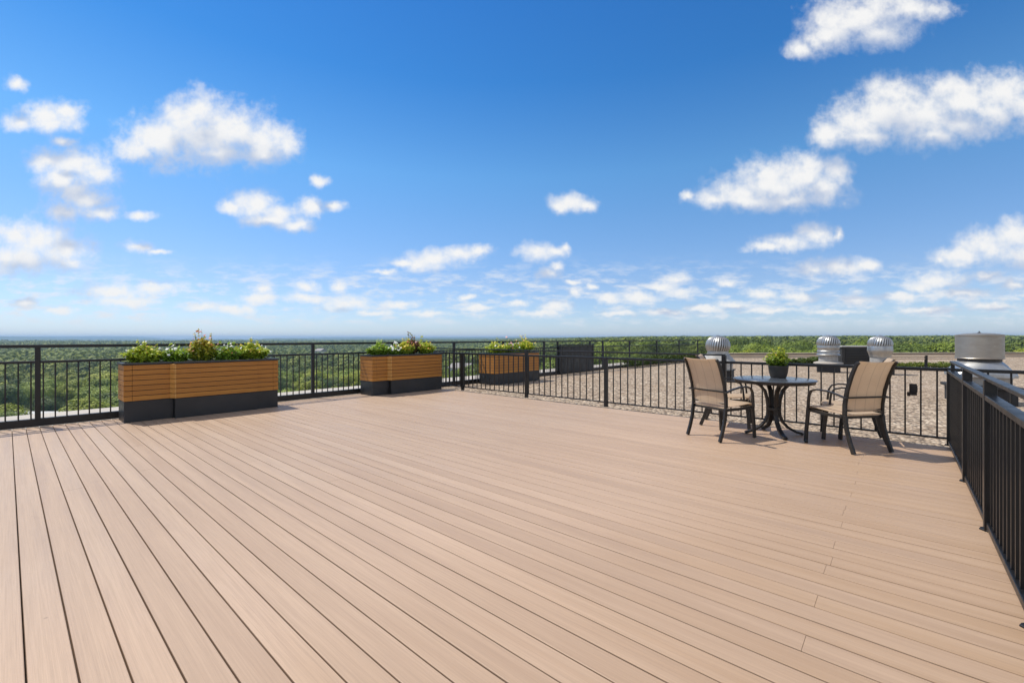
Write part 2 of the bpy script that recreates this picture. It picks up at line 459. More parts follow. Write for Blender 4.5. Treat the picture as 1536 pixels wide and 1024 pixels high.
P0 = Vector((-9.35, 30.5, 0)); PD = Vector((0.702, 0.712, 0)); PN = Vector((-0.712, 0.702, 0))
PE = P0 + PD*42
mb = MB()
poly = [(-9.35, -7), (34, -7), (34, PE.y), (PE.x, PE.y), (P0.x, P0.y)]
n = len(poly)
mb.add([(x, y, GZ) for x, y in poly] + [(x, y, -0.45) for x, y in poly],
       [tuple(range(n))] + [((i+1) % n, i, n+i, n+(i+1) % n) for i in range(n)])
tag(mb.build('gravel_roof', M['gravel']), 'pale loose gravel covering the flat roof beyond the deck', 'gravel roof', kind='structure')
mb = MB()
mb.box(-11.75, -9.351, -7, 33, -28, -0.12)
tag(mb.build('roof_ledge', M['ledge']), 'pale concrete ledge outside the valley side railing', 'roof ledge', kind='structure')
mb = MB()
poly2 = [(-9.349, -6.99), (33.9, -6.99), (33.9, PE.y-0.1), (PE.x, PE.y-0.1), (P0.x+0.1, P0.y-0.1)]
n = len(poly2)
mb.add([(x, y, -0.46) for x, y in poly2] + [(x, y, -28) for x, y in poly2],
       [tuple(range(n))] + [((i+1) % n, i, n+i, n+(i+1) % n) for i in range(n)])
tag(mb.build('building_wall', M['wall_pale']), 'walls of the building that carries the terrace', 'building', kind='structure')

# far edge of the gravel roof
par = empty('roof_parapet', P0, 0, 'low beige parapet with dark capping along the far gravel edge', 'parapet')
mb = MB(); mb.beam(PD*0.0 + Vector((0,0,0.06)), PD*42 + Vector((0,0,0.06)), 0.28, 0.24)
mb.build('parapet_wall', M['coping'], par)
mb = MB(); mb.beam(PD*0.0 + Vector((0,0,0.20)), PD*42 + Vector((0,0,0.20)), 0.36, 0.04)
mb.build('capping', M['base'], par, 0.008)
mb = MB(); mb.beam(PD*0.0 + Vector((0,0,0.245)), PD*42 + Vector((0,0,0.245)), 0.24, 0.05)
mb.build('coping', M['coping'], par, 0.008)

# ------------------------------------------------------------------ railings
def railing(name, label, axis, const, a0, a1, posts, rails, pitch, bz0, bz1, bal=0.016, post=0.06, post_h=0.95, group='black metal railings of the roof terrace', plate=True, skip=(), keep=100):
    """rails: (part name, z centre, width, height, start, end)"""
    root = empty(name, (const, a0, 0) if axis == 'y' else (a0, const, 0), 0, label, 'railing', group)
    def loc(t, z=0.0, off=0.0):
        return (off, t-a0, z) if axis == 'y' else (t-a0, off, z)
    for nm, z, w, h, s, e in rails:
        mb = MB(); mb.beam(loc(s, z), loc(e, z), w, h)
        mb.build(nm, M['rail'], root, 0.004)
    first = None
    for p in posts:
        hp = post_h
        if isinstance(p, tuple): p, hp = p
        mb = MB(); mb.box(-post/2, post/2, -post/2, post/2, 0.0, hp)
        if plate:
            mb.lathe([(post*0.86, 0.0), (post*0.86, 0.008), (post*0.80, 0.010), (post*0.76, 0.018)], 4, (0,0,0))
        o = mb.build('post', M['rail'], root, 0.003); o.location = loc(p)
    n = int((a1-a0)/pitch); ts = [a0 + (i+0.5)*(a1-a0)/n for i in range(n)]
    pv = [p[0] if isinstance(p, tuple) else p for p in posts]
    ts = [t for t in ts if all(abs(t-p) > post*0.8 for p in pv)]
    mb = MB(); mb.box(-bal/2, bal/2, -bal/2, bal/2, bz0, bz1)
    proto = mb.build('baluster', M['rail'], root)
    proto.location = loc(ts[0])
    rest = []
    for i, t in enumerate(ts[1:]):
        if i < keep - 1:
            c = proto.copy(); COL.objects.link(c); c.parent = root; c.location = loc(t)
        else: rest.append(t)
    if rest:
        mb = MB()
        for t in rest:
            x, y, z = loc(t); mb.box(x-bal/2, x+bal/2, y-bal/2, y+bal/2, bz0, bz1)
        tag(mb.build('far_balusters', M['rail'], root), kind='stuff')
    return root

# valley side of the deck
ra = railing('railing', 'tall black railing beside the two deck planters, overlooking the wooded valley', 'y', AX, -3.9, 7.10,
        [-3.62, -1.66, (0.29, 1.12), 2.25, (4.21, 1.12), 6.17],
        [('handrail', 1.135, 0.058, 0.046, -3.9, 7.24), ('mid_rail', 0.912, 0.046, 0.036, -3.9, 7.24), ('bottom_rail', 0.056, 0.070, 0.112, -3.9, 7.10)],
        0.119, 0.112, 0.896, post=0.058, post_h=1.12, plate=False)
# same line running on along the gravel roof
rb = railing('railing', 'long black railing on the gravel roof edge running away behind the planter there', 'y', AX, 7.30, 30.3,
        [8.1, 10.1, 12.2, 13.0, 15.2, 16.2, 18.6, 21.6, 24.6, 27.6, 30.2],
        [('handrail', 1.135, 0.055, 0.044, 7.24, 30.3), ('mid_rail', 0.912, 0.044, 0.034, 7.24, 30.3), ('bottom_rail', 0.01, 0.070, 0.12, 7.30, 30.3)],
        0.119, 0.07, 0.896, post=0.058, post_h=1.12, plate=False)
# between deck and gravel roof
rc = railing('railing', 'black railing between deck and gravel roof, behind the patio table', 'x', BY, AX+0.05, CX-0.04,
        [-7.90, (-5.92, 0.985), (-4.04, 0.90), (-2.02, 0.985), (CX, 0.905)],
        [('mid_rail', 0.882, 0.050, 0.038, AX+0.03, CX-0.03), ('handrail', 0.992, 0.036, 0.026, AX+0.03, -2.0), ('bottom_rail', 0.083, 0.028, 0.022, AX+0.05, CX-0.03)],
        0.14, 0.094, 0.863, post_h=0.90)
mb = MB()
mb.box(0.075, 0.145, -0.022, -0.009, 0.56, 0.70); mb.box(0.085, 0.150, -0.034, -0.022, 0.60, 0.68)
mb.box(0.055, 0.085, -0.020, -0.010, 0.55, 0.60)
lt = mb.build('latch', M['rail'], rc, 0.003); lt.location = (0.12 - (AX+0.05) - 0.11, 0, 0)
# beside the camera
rd = railing('railing', 'black railing with wide flat cap rail, nearest to the viewer beside the deck edge', 'y', CX, -3.9, 7.16,
        [-3.6, -2.3, -1.0, (0.3, 0.98), (1.6, 0.98), (2.9, 0.98), (4.2, 0.98), (5.5, 0.98)],
        [('cap_rail', 0.866, 0.056, 0.034, -3.9, 7.19), ('handrail', 0.985, 0.044, 0.024, -3.9, 6.95), ('bottom_rail', 0.040, 0.040, 0.040, -3.9, 7.18)],
        0.115, 0.062, 0.850, bal=0.018, post_h=0.85)
mb = MB(); mb.box(-0.016, 0.016, -0.016, 0.016, 0.882, 0.976)
q = mb.build('rail_bracket', M['rail'], rd); q.location = (0, 6.9+3.9, 0)
# carries on past the corner
re_ = railing('railing', 'short black railing carrying on past the deck corner in front of the exhaust fan', 'x', BY, CX+0.04, 6.2,
        [2.4, 4.3, 6.15],
        [('mid_rail', 0.882, 0.050, 0.038, CX+0.03, 6.2), ('bottom_rail', 0.05, 0.028, 0.022, CX+0.04, 6.2)],
        0.17, 0.06, 0.863, post_h=0.90)

# dark slatted screen on the valley railing, beyond the third planter
sc = empty('slatted_screen', (-9.10, 13.0, GZ), 0, 'dark brown slatted screen panel standing against the railing on the gravel roof', 'screen')
mb = MB()
for i in range(22):
    y = 0.03 + i*0.099; mb.box(-0.012, 0.012, y, y+0.066, 0.06, 1.02)
mb.build('slat_panel', M['hvac'], sc)
mb = MB(); mb.box(-0.03, 0.03, -0.05, 2.25, 1.031, 1.07); mb.box(-0.03, 0.03, -0.05, -0.001, 0.0, 1.03); mb.box(-0.03, 0.03, 2.201, 2.25, 0.0, 1.03)
mb.build('frame', M['rail'], sc, 0.004)

# ------------------------------------------------------------------ planters
def planter(label, y0, secs, xb, z0=0.0):
    """secs: (length, front offset from the back)"""
    root = empty('planter', (xb, y0, z0), 0, label, 'planter', 'timber clad planter boxes')
    tim, base, liner, cap, soil = MB(), MB(), MB(), MB(), MB()
    H0, H1 = 0.31, 0.85
    y = 0.0
    ns = len(secs)
    for i, (L, D) in enumerate(secs):
        ya, yb = y, y+L
        first, last = i == 0, i == ns-1
        e = 0.001
        base.box(0.008, D-0.006, ya+(0.006 if first else e), yb-(0.006 if last else e), 0.0, H0-0.004)
        liner.box(0.012, D-0.012, ya+(0.012 if first else e), yb-(0.012 if last else e), H0-0.002, H1-0.002)
        for r in range(7):
            za = H0 + r*0.0771 + 0.0042; zb = H0 + (r+1)*0.0771 - 0.0042
            cuts = [ya]
            if first: cuts.append(ya+0.10)
            if last: cuts.append(yb-0.09)
            cuts.append(yb)
            for a, b in zip(cuts, cuts[1:]):
                tim.box(D-0.018, D, a+0.0015, b-0.0015, za, zb)
            tim.box(0.0, 0.018, ya+0.0015, yb-0.0015, za, zb)
            # end faces where this section stands proud of its neighbour, or at the planter's ends
            if first:
                for a, b in ((0.019, D*0.30), (D*0.30, D*0.62), (D*0.62, D-0.0185)):
                    tim.box(a+0.001, b-0.001, ya+0.0015, ya+0.0195, za, zb)
            elif D > secs[i-1][1]:
                tim.box(secs[i-1][1]+0.001, D-0.0185, ya+0.0015, ya+0.0195, za, zb)
            if last: tim.box(0.019, D-0.0185, yb-0.0195, yb-0.0015, za, zb)
            elif D > secs[i+1][1]:
                tim.box(secs[i+1][1]+0.001, D-0.0185, yb-0.0195, yb-0.0015, za, zb)
        ca = ya - (0.014 if first else 0); cb = yb + (0.014 if last else 0)
        if not first and D > secs[i-1][1]: ca -= 0.012
        if not last and D < secs[i+1][1]: cb -= 0.012
        if not first and secs[i-1][1] > D: ca += 0.012
        if not last and D > secs[i+1][1]: cb += 0.012
        cap.box(D-0.035, D+0.014, ca, cb, H1+0.001, H1+0.030)
        cap.box(-0.014, 0.035, ca, cb, H1+0.001, H1+0.030)
        if first: cap.box(0.0355, D-0.0355, ca, ca+0.045, H1+0.001, H1+0.030)
        if last: cap.box(0.0355, D-0.0355, cb-0.045, cb, H1+0.001, H1+0.030)
        soil.box(0.03, D-0.03, ya+(0.03 if first else 0.0), yb-(0.03 if last else 0.0), H1-0.001, H1+0.012)
        y = yb
    y = 0.0
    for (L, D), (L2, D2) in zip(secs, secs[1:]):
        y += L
        if D2 > D + 0.04:                 # splayed strip at the step; its paler colour paints in sunlight on the return
            post = MB(); n = 4  # mesh of the sunlit tone strip, no real post
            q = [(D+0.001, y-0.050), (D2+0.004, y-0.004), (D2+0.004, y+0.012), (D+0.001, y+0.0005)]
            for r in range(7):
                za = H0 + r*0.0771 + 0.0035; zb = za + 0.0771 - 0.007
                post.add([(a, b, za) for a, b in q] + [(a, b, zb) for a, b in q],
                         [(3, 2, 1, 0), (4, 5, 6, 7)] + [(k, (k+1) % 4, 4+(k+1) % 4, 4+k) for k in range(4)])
            post.build('sunlit_tone_strip', M['timber_sunlit_tone'], root, 0.003)
    base.build('base', M['base'], root, 0.004)
    tim.build('timber_cladding', M['timber'], root, 0.0018, seg=1)
    liner.build('liner', M['curb'], root)
    cap.build('cap_trim', M['cap'], root, 0.003)
    soil.build('soil', M['soil'], root)
    return root

planter('long timber planter on the deck, closest to the viewer, with a stepped front', 1.13, [(0.60, 0.49), (1.18, 0.58), (0.35, 0.555)], -9.07)
planter('timber planter on the deck in the corner of the two railings, red and yellow flowers', 5.20, [(0.42, 0.51), (1.05, 0.59), (0.40, 0.575)], -9.07)
planter('plain timber planter standing on the gravel beyond the deck railing', 8.86, [(1.98, 0.64)], -9.02, GZ)

# ------------------------------------------------------------------ small plants
def leaf_quads(C, N, S, rng, asp=0.55):
    """bent leaf quads at C with normals N and sizes S -> V, F"""
    n = len(C)
    t = rng.normal(size=(n, 3)); t -= N*np.sum(t*N, axis=1, keepdims=True)
    t /= np.linalg.norm(t, axis=1, keepdims=True) + 1e-9
    b = np.cross(N, t)
    S = S[:, None]
    V = np.stack([C - t*S, C + b*S*asp + N*S*0.12, C + t*S, C - b*S*asp + N*S*0.12], axis=1).reshape(-1, 3)
    F = np.arange(4*n).reshape(-1, 4)
    return V, F

FLOWER = {}
def plant(name, label, loc, sx, sy, h, mat, nleaf, flowers, seed, sprigs=0, group='flowering plants in the planters', leaf=0.026, cat='plant'):
    rng = np.random.default_rng(seed)
    root = empty(name, loc, 0, label, cat, group)
    # stems fan out from the soil; leaves sit along them
    ns = max(10, nleaf//22)
    Cs, Ns, Ss, Ts, tips = [], [], [], [], []
    stems = MB()
    for i in range(ns):
        a = rng.uniform(0, 2*PI); rr = math.sqrt(rng.uniform(0, 1))
        bx, by = 0.55*sx*rr*math.cos(a), 0.55*sy*rr*math.sin(a)
        tx, ty = 1.0*sx*rr*math.cos(a)+rng.normal()*0.02, 1.0*sy*rr*math.sin(a)+rng.normal()*0.02
        hh = h*1.18*(1.0 - 0.45*rr*rr)*rng.uniform(0.72, 1.08)
        tall = i < sprigs
        if tall:
            hh = h*rng.uniform(1.25, 1.75); tx *= 0.6; ty *= 0.6
        p0 = np.array([bx, by, 0.0]); p1 = np.array([(bx+tx)/2, (by+ty)/2, hh*0.62]); p2 = np.array([tx, ty, hh])
        if tall or i % 3 == 0:
            stems.tube([p0, p1, p2], [0.004, 0.003, 0.0016], 4)
        tips.append(p2)
        m = nleaf//ns if not tall else nleaf//ns//2
        t = rng.uniform(0.08, 1.0, m)**0.8
        c = (1-t)[:, None]**2*p0 + 2*(t*(1-t))[:, None]*p1 + (t**2)[:, None]*p2
        d = rng.normal(size=(m, 3)); d[:, 2] *= 0.4
        d /= np.linalg.norm(d, axis=1, keepdims=True)
        spread = (0.045 if not tall else 0.022)*rng.uniform(0.2, 1.0, m)
        c = c + d*spread[:, None]; c[:, 2] = np.maximum(c[:, 2], 0.012)
        nn = d*0.5 + np.array([0, 0, 0.8]) + rng.normal(size=(m, 3))*0.35
        nn /= np.linalg.norm(nn, axis=1, keepdims=True)
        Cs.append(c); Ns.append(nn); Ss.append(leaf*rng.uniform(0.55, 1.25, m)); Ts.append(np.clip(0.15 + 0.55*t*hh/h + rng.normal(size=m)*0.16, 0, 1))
    C = np.concatenate(Cs); N = np.concatenate(Ns); S = np.concatenate(Ss)
    V, F = leaf_quads(C, N, S, rng)
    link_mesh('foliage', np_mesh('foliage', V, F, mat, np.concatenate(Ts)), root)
    stems.build('stem', M['bark'] if False else mat, root)
    want = [int(c*1.7) for _, c, _ in flowers]; cut = min(1.0, 96/max(1, sum(want)))
    for (fm, _, fr), cnt in zip(flowers, want):
        cnt = int(cnt*cut)
        if fm not in FLOWER:
            mb = MB(); vs = [(0, 0, 0.25)]
            for k in range(10):
                a = 2*PI*k/10; q = 1.0 if k % 2 == 0 else 0.62
                vs.append((q*math.cos(a), q*math.sin(a), 0.12*(1 if k % 2 else 0)))
            mb.add(vs, [(0, 1+k, 1+(k+1) % 10) for k in range(10)])
            o = mb.build('flower', M['fl_'+fm]); FLOWER[fm] = o.data; bpy.data.objects.remove(o)
        for i in range(cnt):
            tp = tips[int(rng.integers(0, len(tips)))]
            c = tp*rng.uniform(0.80, 1.0) + rng.normal(size=3)*0.022
            c[2] = max(c[2], h*0.35) + 0.012
            ax = Vector((rng.normal()*0.5+0.25, rng.normal()*0.5-0.25, 1.0)).normalized()
            r = fr*1.75*rng.uniform(0.7, 1.2)
            o = link_mesh('flower', FLOWER[fm], root, Vector(c))
            o.rotation_euler = ax.to_track_quat('Z', 'Y').to_euler(); o.scale = (r, r, r)
    return root

ZS = 0.862
P1 = [
 ('lime_shrub', 'lime green bushy plant with yellow tips at the near end of the long planter', (-8.85, 1.42), 0.13, 0.23, 0.21, 'leaf_lime', 1500, [('white', 14, 0.014), ('yellow', 24, 0.013)], 3),
 ('white_daisies', 'low mound of white daisies at the step of the long planter', (-8.78, 1.80), 0.14, 0.19, 0.17, 'leaf_green', 1000, [('white', 42, 0.017)], 4),
 ('bronze_flower', 'tall golden bronze flowering plant in the middle of the long planter', (-8.80, 2.16), 0.14, 0.20, 0.30, 'leaf_bronze', 1100, [('orange', 22, 0.015), ('yellow', 16, 0.013), ('red', 8, 0.014)], 6),
 ('white_bedding', 'green leafy bedding plant with white and rusty blooms beside the bronze flower', (-8.76, 2.52), 0.15, 0.22, 0.20, 'leaf_green', 1100, [('white', 22, 0.014), ('red', 6, 0.016), ('yellow', 12, 0.012)], 2),
 ('yellow_shrub', 'yellow green bushy plant at the far end of the long planter', (-8.80, 2.90), 0.16, 0.27, 0.23, 'leaf_lime', 1700, [('yellow', 40, 0.013), ('white', 14, 0.013), ('pink', 4, 0.014)], 4),
]
P2 = [
 ('leafy_herb', 'rounded leafy green plant at the near end of the corner planter', (-8.80, 5.52), 0.19, 0.24, 0.22, 'leaf_green', 1500, [('white', 12, 0.018), ('yellow', 6, 0.013)], 3),
 ('white_bedding', 'small plant with large white blooms between green herb and yellow flowers', (-8.72, 5.86), 0.15, 0.13, 0.16, 'leaf_green', 500, [('white', 22, 0.024)], 1),
 ('yellow_flower', 'yellow and orange flower mound in the middle of the corner planter', (-8.76, 6.16), 0.19, 0.20, 0.23, 'leaf_lime', 1100, [('yellow', 40, 0.016), ('orange', 22, 0.016), ('white', 6, 0.018)], 2),
 ('wine_flower', 'dark wine red flowering plant standing tallest in the corner planter', (-8.86, 6.44), 0.17, 0.17, 0.30, 'leaf_dark', 900, [('red', 40, 0.017), ('pink', 12, 0.016)], 6),
 ('golden_shrub', 'golden yellow bushy plant at the far end of the corner planter', (-8.78, 6.78), 0.19, 0.23, 0.24, 'leaf_lime', 1400, [('orange', 36, 0.013), ('yellow', 28, 0.013), ('white', 8, 0.017)], 3),
]
P3 = [
 ('lime_shrub', 'lime green plant at the near end of the planter on the gravel', (-8.68, 9.25), 0.24, 0.36, 0.26, 'leaf_lime', 1300, [('yellow', 24, 0.016), ('white', 8, 0.018)], 2),
 ('pink_bedding', 'flower mound with pale pink blooms in the gravel planter', (-8.66, 9.90), 0.24, 0.34, 0.25, 'leaf_green', 1000, [('pink', 30, 0.02), ('white', 26, 0.018), ('orange', 14, 0.016)], 2),
 ('yellow_shrub', 'taller yellow green plant at the far end of the gravel planter', (-8.68, 10.5), 0.24, 0.34, 0.30, 'leaf_lime', 1400, [('yellow', 44, 0.016), ('orange', 6, 0.018)], 4),
]
sd = 11
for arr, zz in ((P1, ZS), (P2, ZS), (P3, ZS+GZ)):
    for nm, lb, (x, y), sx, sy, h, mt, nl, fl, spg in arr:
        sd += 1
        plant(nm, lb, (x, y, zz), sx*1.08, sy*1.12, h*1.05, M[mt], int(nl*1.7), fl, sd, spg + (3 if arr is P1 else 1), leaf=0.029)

# ------------------------------------------------------------------ patio set
def make_chair():
    root = empty('patio_chair', (0, 0, 0), 0, None, 'chair', 'sling patio chairs around the table')
    w = 0.245
    for s in (-1, 1):
        x = s*w
        # rear leg, splayed backward; front leg
        mb = MB(); mb.bar([(x, -0.345, 0.004), (x, -0.300, 0.12), (x, -0.262, 0.25), (x, -0.240, 0.40)], 0.026, [0.046, 0.044, 0.044, 0.046], (1, 0, 0))
        mb.build('leg', M['bronze'], root, 0.005)
        mb = MB(); mb.bar([(x, 0.272, 0.004), (x, 0.262, 0.16), (x, 0.246, 0.30), (x, 0.236, 0.405)], 0.026, [0.044, 0.040, 0.040, 0.044], (1, 0, 0))
        mb.build('leg', M['bronze'], root, 0.005)
        # back upright, reclined and rolled over at the top
        mb = MB(); mb.bar([(x, -0.238, 0.402), (x, -0.240, 0.52), (x, -0.268, 0.68), (x, -0.318, 0.84), (x, -0.368, 0.955), (x, -0.402, 0.993)], 0.026, [0.044, 0.044, 0.042, 0.040, 0.036, 0.030], (1, 0, 0))
        mb.build('back_post', M['bronze'], root, 0.005)
        # armrest: from the upright, arching forward, down to the seat rail
        xa = s*(w+0.028)
        mb = MB(); mb.bar([(xa, -0.285, 0.592), (xa, -0.18, 0.622), (xa, -0.04, 0.648), (xa, 0.09, 0.650), (xa, 0.165, 0.628), (xa, 0.196, 0.575), (xa, 0.205, 0.49), (xa, 0.212, 0.395)], 0.030, [0.018, 0.018, 0.018, 0.018, 0.020, 0.022, 0.024, 0.026], (1, 0, 0))
        mb.build('armrest', M['bronze'], root, 0.004)
    mb = MB()
    mb.bar([(-w-0.013, 0.240, 0.392), (0, 0.246, 0.386), (w+0.013, 0.240, 0.392)], 0.034, 0.026, (0, 0, 1))
    mb.bar([(-w+0.013, -0.226, 0.378), (w-0.013, -0.226, 0.378)], 0.030, 0.024, (0, 0, 1))
    for s in (-1, 1):
        mb.bar([(s*w, -0.214, 0.380), (s*w, 0.0, 0.378), (s*w, 0.223, 0.392)], 0.024, 0.034, (1, 0, 0))
    mb.build('seat_frame', M['bronze'], root, 0.004)
    mb = MB(); mb.bar([(-w-0.02, -0.276, 0.600), (w+0.02, -0.276, 0.600)], 0.018, 0.014, (0, 0, 1)); mb.build('stretcher', M['bronze'], root)
    mb = MB(); mb.tube([(-w+0.013, -0.240, 0.455), (w-0.013, -0.240, 0.455)], 0.009, 6)
    mb.build('lower_back_rail', M['bronze'], root)
    # seat: sagging padded sling
    def sheet(rows, thick, nx=9, sag=0.012):
        mb = MB(); vs = []
        R = len(rows)
        for side in (0, 1):
            for j, (y, z, ny, nz) in enumerate(rows):
                for i in range(nx):
                    u = i/(nx-1)*2-1
                    d = -sag*(1-u*u)
                    o = d + (thick/2 if side == 0 else -thick/2)*(1-0.75*abs(u)**6)
                    vs.append((u*(w-0.010), y + ny*o, z + nz*o))
        fs = []
        K = R*nx
        for j in range(R-1):
            for i in range(nx-1):
                a = j*nx+i
                fs.append((a, a+1, a+nx+1, a+nx)); fs.append((K+a, K+a+nx, K+a+nx+1, K+a+1))
        for j in range(R-1):
            a = j*nx; fs.append((a, a+nx, K+a+nx, K+a)); a = j*nx+nx-1; fs.append((a+nx, a, K+a, K+a+nx))
        for i in range(nx-1):
            fs.append((i+1, i, K+i, K+i+1)); a = (R-1)*nx+i; fs.append((a, a+1, K+a+1, K+a))
        return mb.add(vs, fs)
    st = sheet([(-0.236, 0.405, 0, 1), (-0.15, 0.412, 0, 1), (-0.02, 0.418, 0, 1), (0.12, 0.428, 0, 1), (0.22, 0.436, 0, 1), (0.262, 0.428, 0.5, 0.87), (0.276, 0.402, 1, 0)], 0.030, sag=0.010)
    st.build('seat', M['sling'], root, 0, True)
    bk = sheet([(-0.234, 0.440, 1, 0.1), (-0.236, 0.52, 1, 0.1), (-0.260, 0.68, 0.97, 0.22), (-0.310, 0.84, 0.94, 0.34), (-0.360, 0.955, 0.9, 0.42), (-0.392, 0.998, 0.6, 0.8), (-0.418, 1.003, 0, 1)], 0.010, sag=0.016)
    bk.build('backrest', M['sling'], root, 0, True)
    return root

chair = make_chair()
chairs = [
 ((-1.705, 6.03), (0.40, 0.917), 'beige sling patio chair turned away from the viewer, in front of the first turbine vent'),
 ((-0.49, 6.39), (-0.785, 0.62), 'beige sling patio chair with see-through back, closest of the four to the deck corner'),
 ((-1.86, 6.885), (0.985, 0.17), 'beige patio chair mostly hidden behind the back of the first chair'),
 ((-0.475, 6.925), (-0.99, -0.14), 'beige patio chair against the railing, behind the chair with the see-through back'),
]
for i, ((x, y), (fx, fy), lb) in enumerate(chairs):
    o = chair if i == 0 else copy_tree(chair)
    o.location = (x, y, 0.001); o.rotation_euler = (0, 0, math.atan2(fy, fx) - PI/2)
    o['label'] = lb
chairs_short = None

TX, TY = -1.235, 6.575
tb = empty('patio_table', (TX, TY, 0), rad(20), 'round dark glass topped patio table on four curved legs', 'table')
mb = MB(); mb.lathe([(0.44, 0.700), (0.460, 0.700), (0.470, 0.706), (0.473, 0.714), (0.468, 0.7215), (0.458, 0.724), (0.0005, 0.724)], 72)
mb.build('tabletop', M['tabletop'], tb, 0, True)
mb = MB(); mb.lathe([(0.42, 0.672), (0.452, 0.672), (0.458, 0.680), (0.458, 0.6995), (0.42, 0.6995), (0.42, 0.672)], 72, caps=False)
mb.build('rim', M['bronze'], tb, 0, True)
for k in range(4):
    a = rad(12 + 90*k); c, s = math.cos(a), math.sin(a)
    prof = [(0.33, 0.690), (0.25, 0.676), (0.165, 0.635), (0.105, 0.565), (0.078, 0.46), (0.066, 0.34), (0.072, 0.25), (0.105, 0.165), (0.170, 0.095), (0.255, 0.045), (0.325, 0.024), (0.345, 0.013)]
    mb = MB(); mb.bar([(r*c, r*s, z) for r, z in prof], 0.050, 0.030, (-s, c, 0))
    mb.build('leg', M['bronze'], tb, 0.004)
mb = MB(); mb.lathe([(0.050, 0.32), (0.088, 0.32), (0.088, 0.352), (0.050, 0.352), (0.050, 0.32)], 24, caps=False); mb.build('leg_ring', M['bronze'], tb, 0, True)
mb = MB(); mb.box(-0.415, 0.415, -0.02, 0.02, 0.690, 0.6995); mb.box(-0.02, 0.02, -0.415, -0.0205, 0.690, 0.6995); mb.box(-0.02, 0.02, 0.0205, 0.415, 0.690, 0.6995); mb.build('cross_brace', M['bronze'], tb)

pt = empty('plant_pot', (TX+0.015, TY+0.21, 0.7255), 0, 'small dark grey plant pot on the patio table', 'plant pot')
mb = MB(); mb.lathe([(0.086, 0.0), (0.092, 0.004), (0.108, 0.06), (0.117, 0.135), (0.121, 0.150), (0.119, 0.158), (0.112, 0.158), (0.108, 0.135), (0.107, 0.13)], 40)
mb.build('pot_body', M['pot'], pt, 0, True)
mb = MB(); mb.lathe([(0.106, 0.131), (0.05, 0.138), (0.001, 0.14)], 24); mb.build('soil', M['soil'], pt)
plant('potted_shrub', 'small lime green bushy plant growing in the pot on the table', (TX+0.015, TY+0.21, 0.7255+0.135), 0.135, 0.135, 0.185, M['leaf_mix'], 1900, [('yellow', 26, 0.009)], 77, 5, None, 0.020)
# a loose foot cap on the boards
mb = MB(); mb.lathe([(0.016, 0.0), (0.019, 0.004), (0.019, 0.022), (0.013, 0.036), (0.008, 0.045), (0.005, 0.047)], 14)
o = mb.build('foot_cap', M['rail'], None, 0, True); o.location = (-0.845, 6.315, 0.001)
tag(o, 'tiny black rubber foot cap lying on the boards near the front chair legs', 'foot cap')

# ------------------------------------------------------------------ roof vents
def turbine(label, loc, style):
    root = empty('turbine_vent', loc, 0, label, 'roof vent', 'spinning turbine vents on the gravel roof')
    R = style['r']; zt = style['top']; zb = style['ball_bottom']
    # vaned head: curved overlapping blades
    mb = MB(); nb = 30; m = 14
    tilt = 0.30
    for k in range(nb):
        a0 = 2*PI*k/nb; vs = []
        for j in range(m+1):
            t = j/m
            ph = PI*0.5*(1-t)*0.97 + (style['low'])*t          # from the crown down
            rr = R*max(0.06, math.cos(ph))**0.80 if ph > 0 else R*math.cos(ph)
            z = zb + (zt-zb)*((math.sin(ph) - math.sin(style['low']))/(1 - math.sin(style['low'])))
            tw = tilt*(1-t)
            aa = a0 + tw; da = 2*PI/nb*1.02
            vs.append((rr*math.cos(aa), rr*math.sin(aa), z))
            vs.append((rr*1.035*math.cos(aa+da*0.45), rr*1.035*math.sin(aa+da*0.45), z))
            vs.append((rr*0.93*math.cos(aa+da), rr*0.93*math.sin(aa+da), z))
        fs = []
        for j in range(m):
            for q in (0, 1):
                i = 3*j+q; fs.append((i, i+3, i+4, i+1))
        mb.add(vs, fs)
    mb.build('vaned_head', M['galv'], root, 0, True)
    mb = MB(); prof = []
    for j in range(9):
        ph = style['low'] + (PI*0.49 - style['low'])*j/8
        prof.append((R*0.90*max(0.02, math.cos(ph))**0.85, zb + (zt-zb)*0.985*((math.sin(ph)-math.sin(style['low']))/(1-math.sin(style['low'])))))
    mb.lathe(prof, 32); mb.build('inner_drum', M['grey_paint'], root, 0, True)
    mb = MB(); mb.lathe([(R*0.16, zt-0.012), (R*0.18, zt+0.004), (R*0.10, zt+0.016), (0.004, zt+0.018)], 20); mb.build('crown_cap', M['galv'], root, 0, True)
    for nm, mt, prof in style['parts']:
        mb = MB(); mb.lathe(prof, 40); mb.build(nm, M[mt], root, 0, True)
    root.scale = (style['sx'], style['sx'], 1)
    c = style['curb']; mb = MB(); mb.box(-c[0], c[0], -c[0], c[0], 0.0, c[1]); mb.box(-c[0]-0.05, c[0]+0.05, -c[0]-0.05, c[0]+0.05, c[1]+0.001, c[1]+0.03)
    o = mb.build('curb', M[c[2]], root, 0.01); o.rotation_euler = (0, 0, rad(8))
    return root

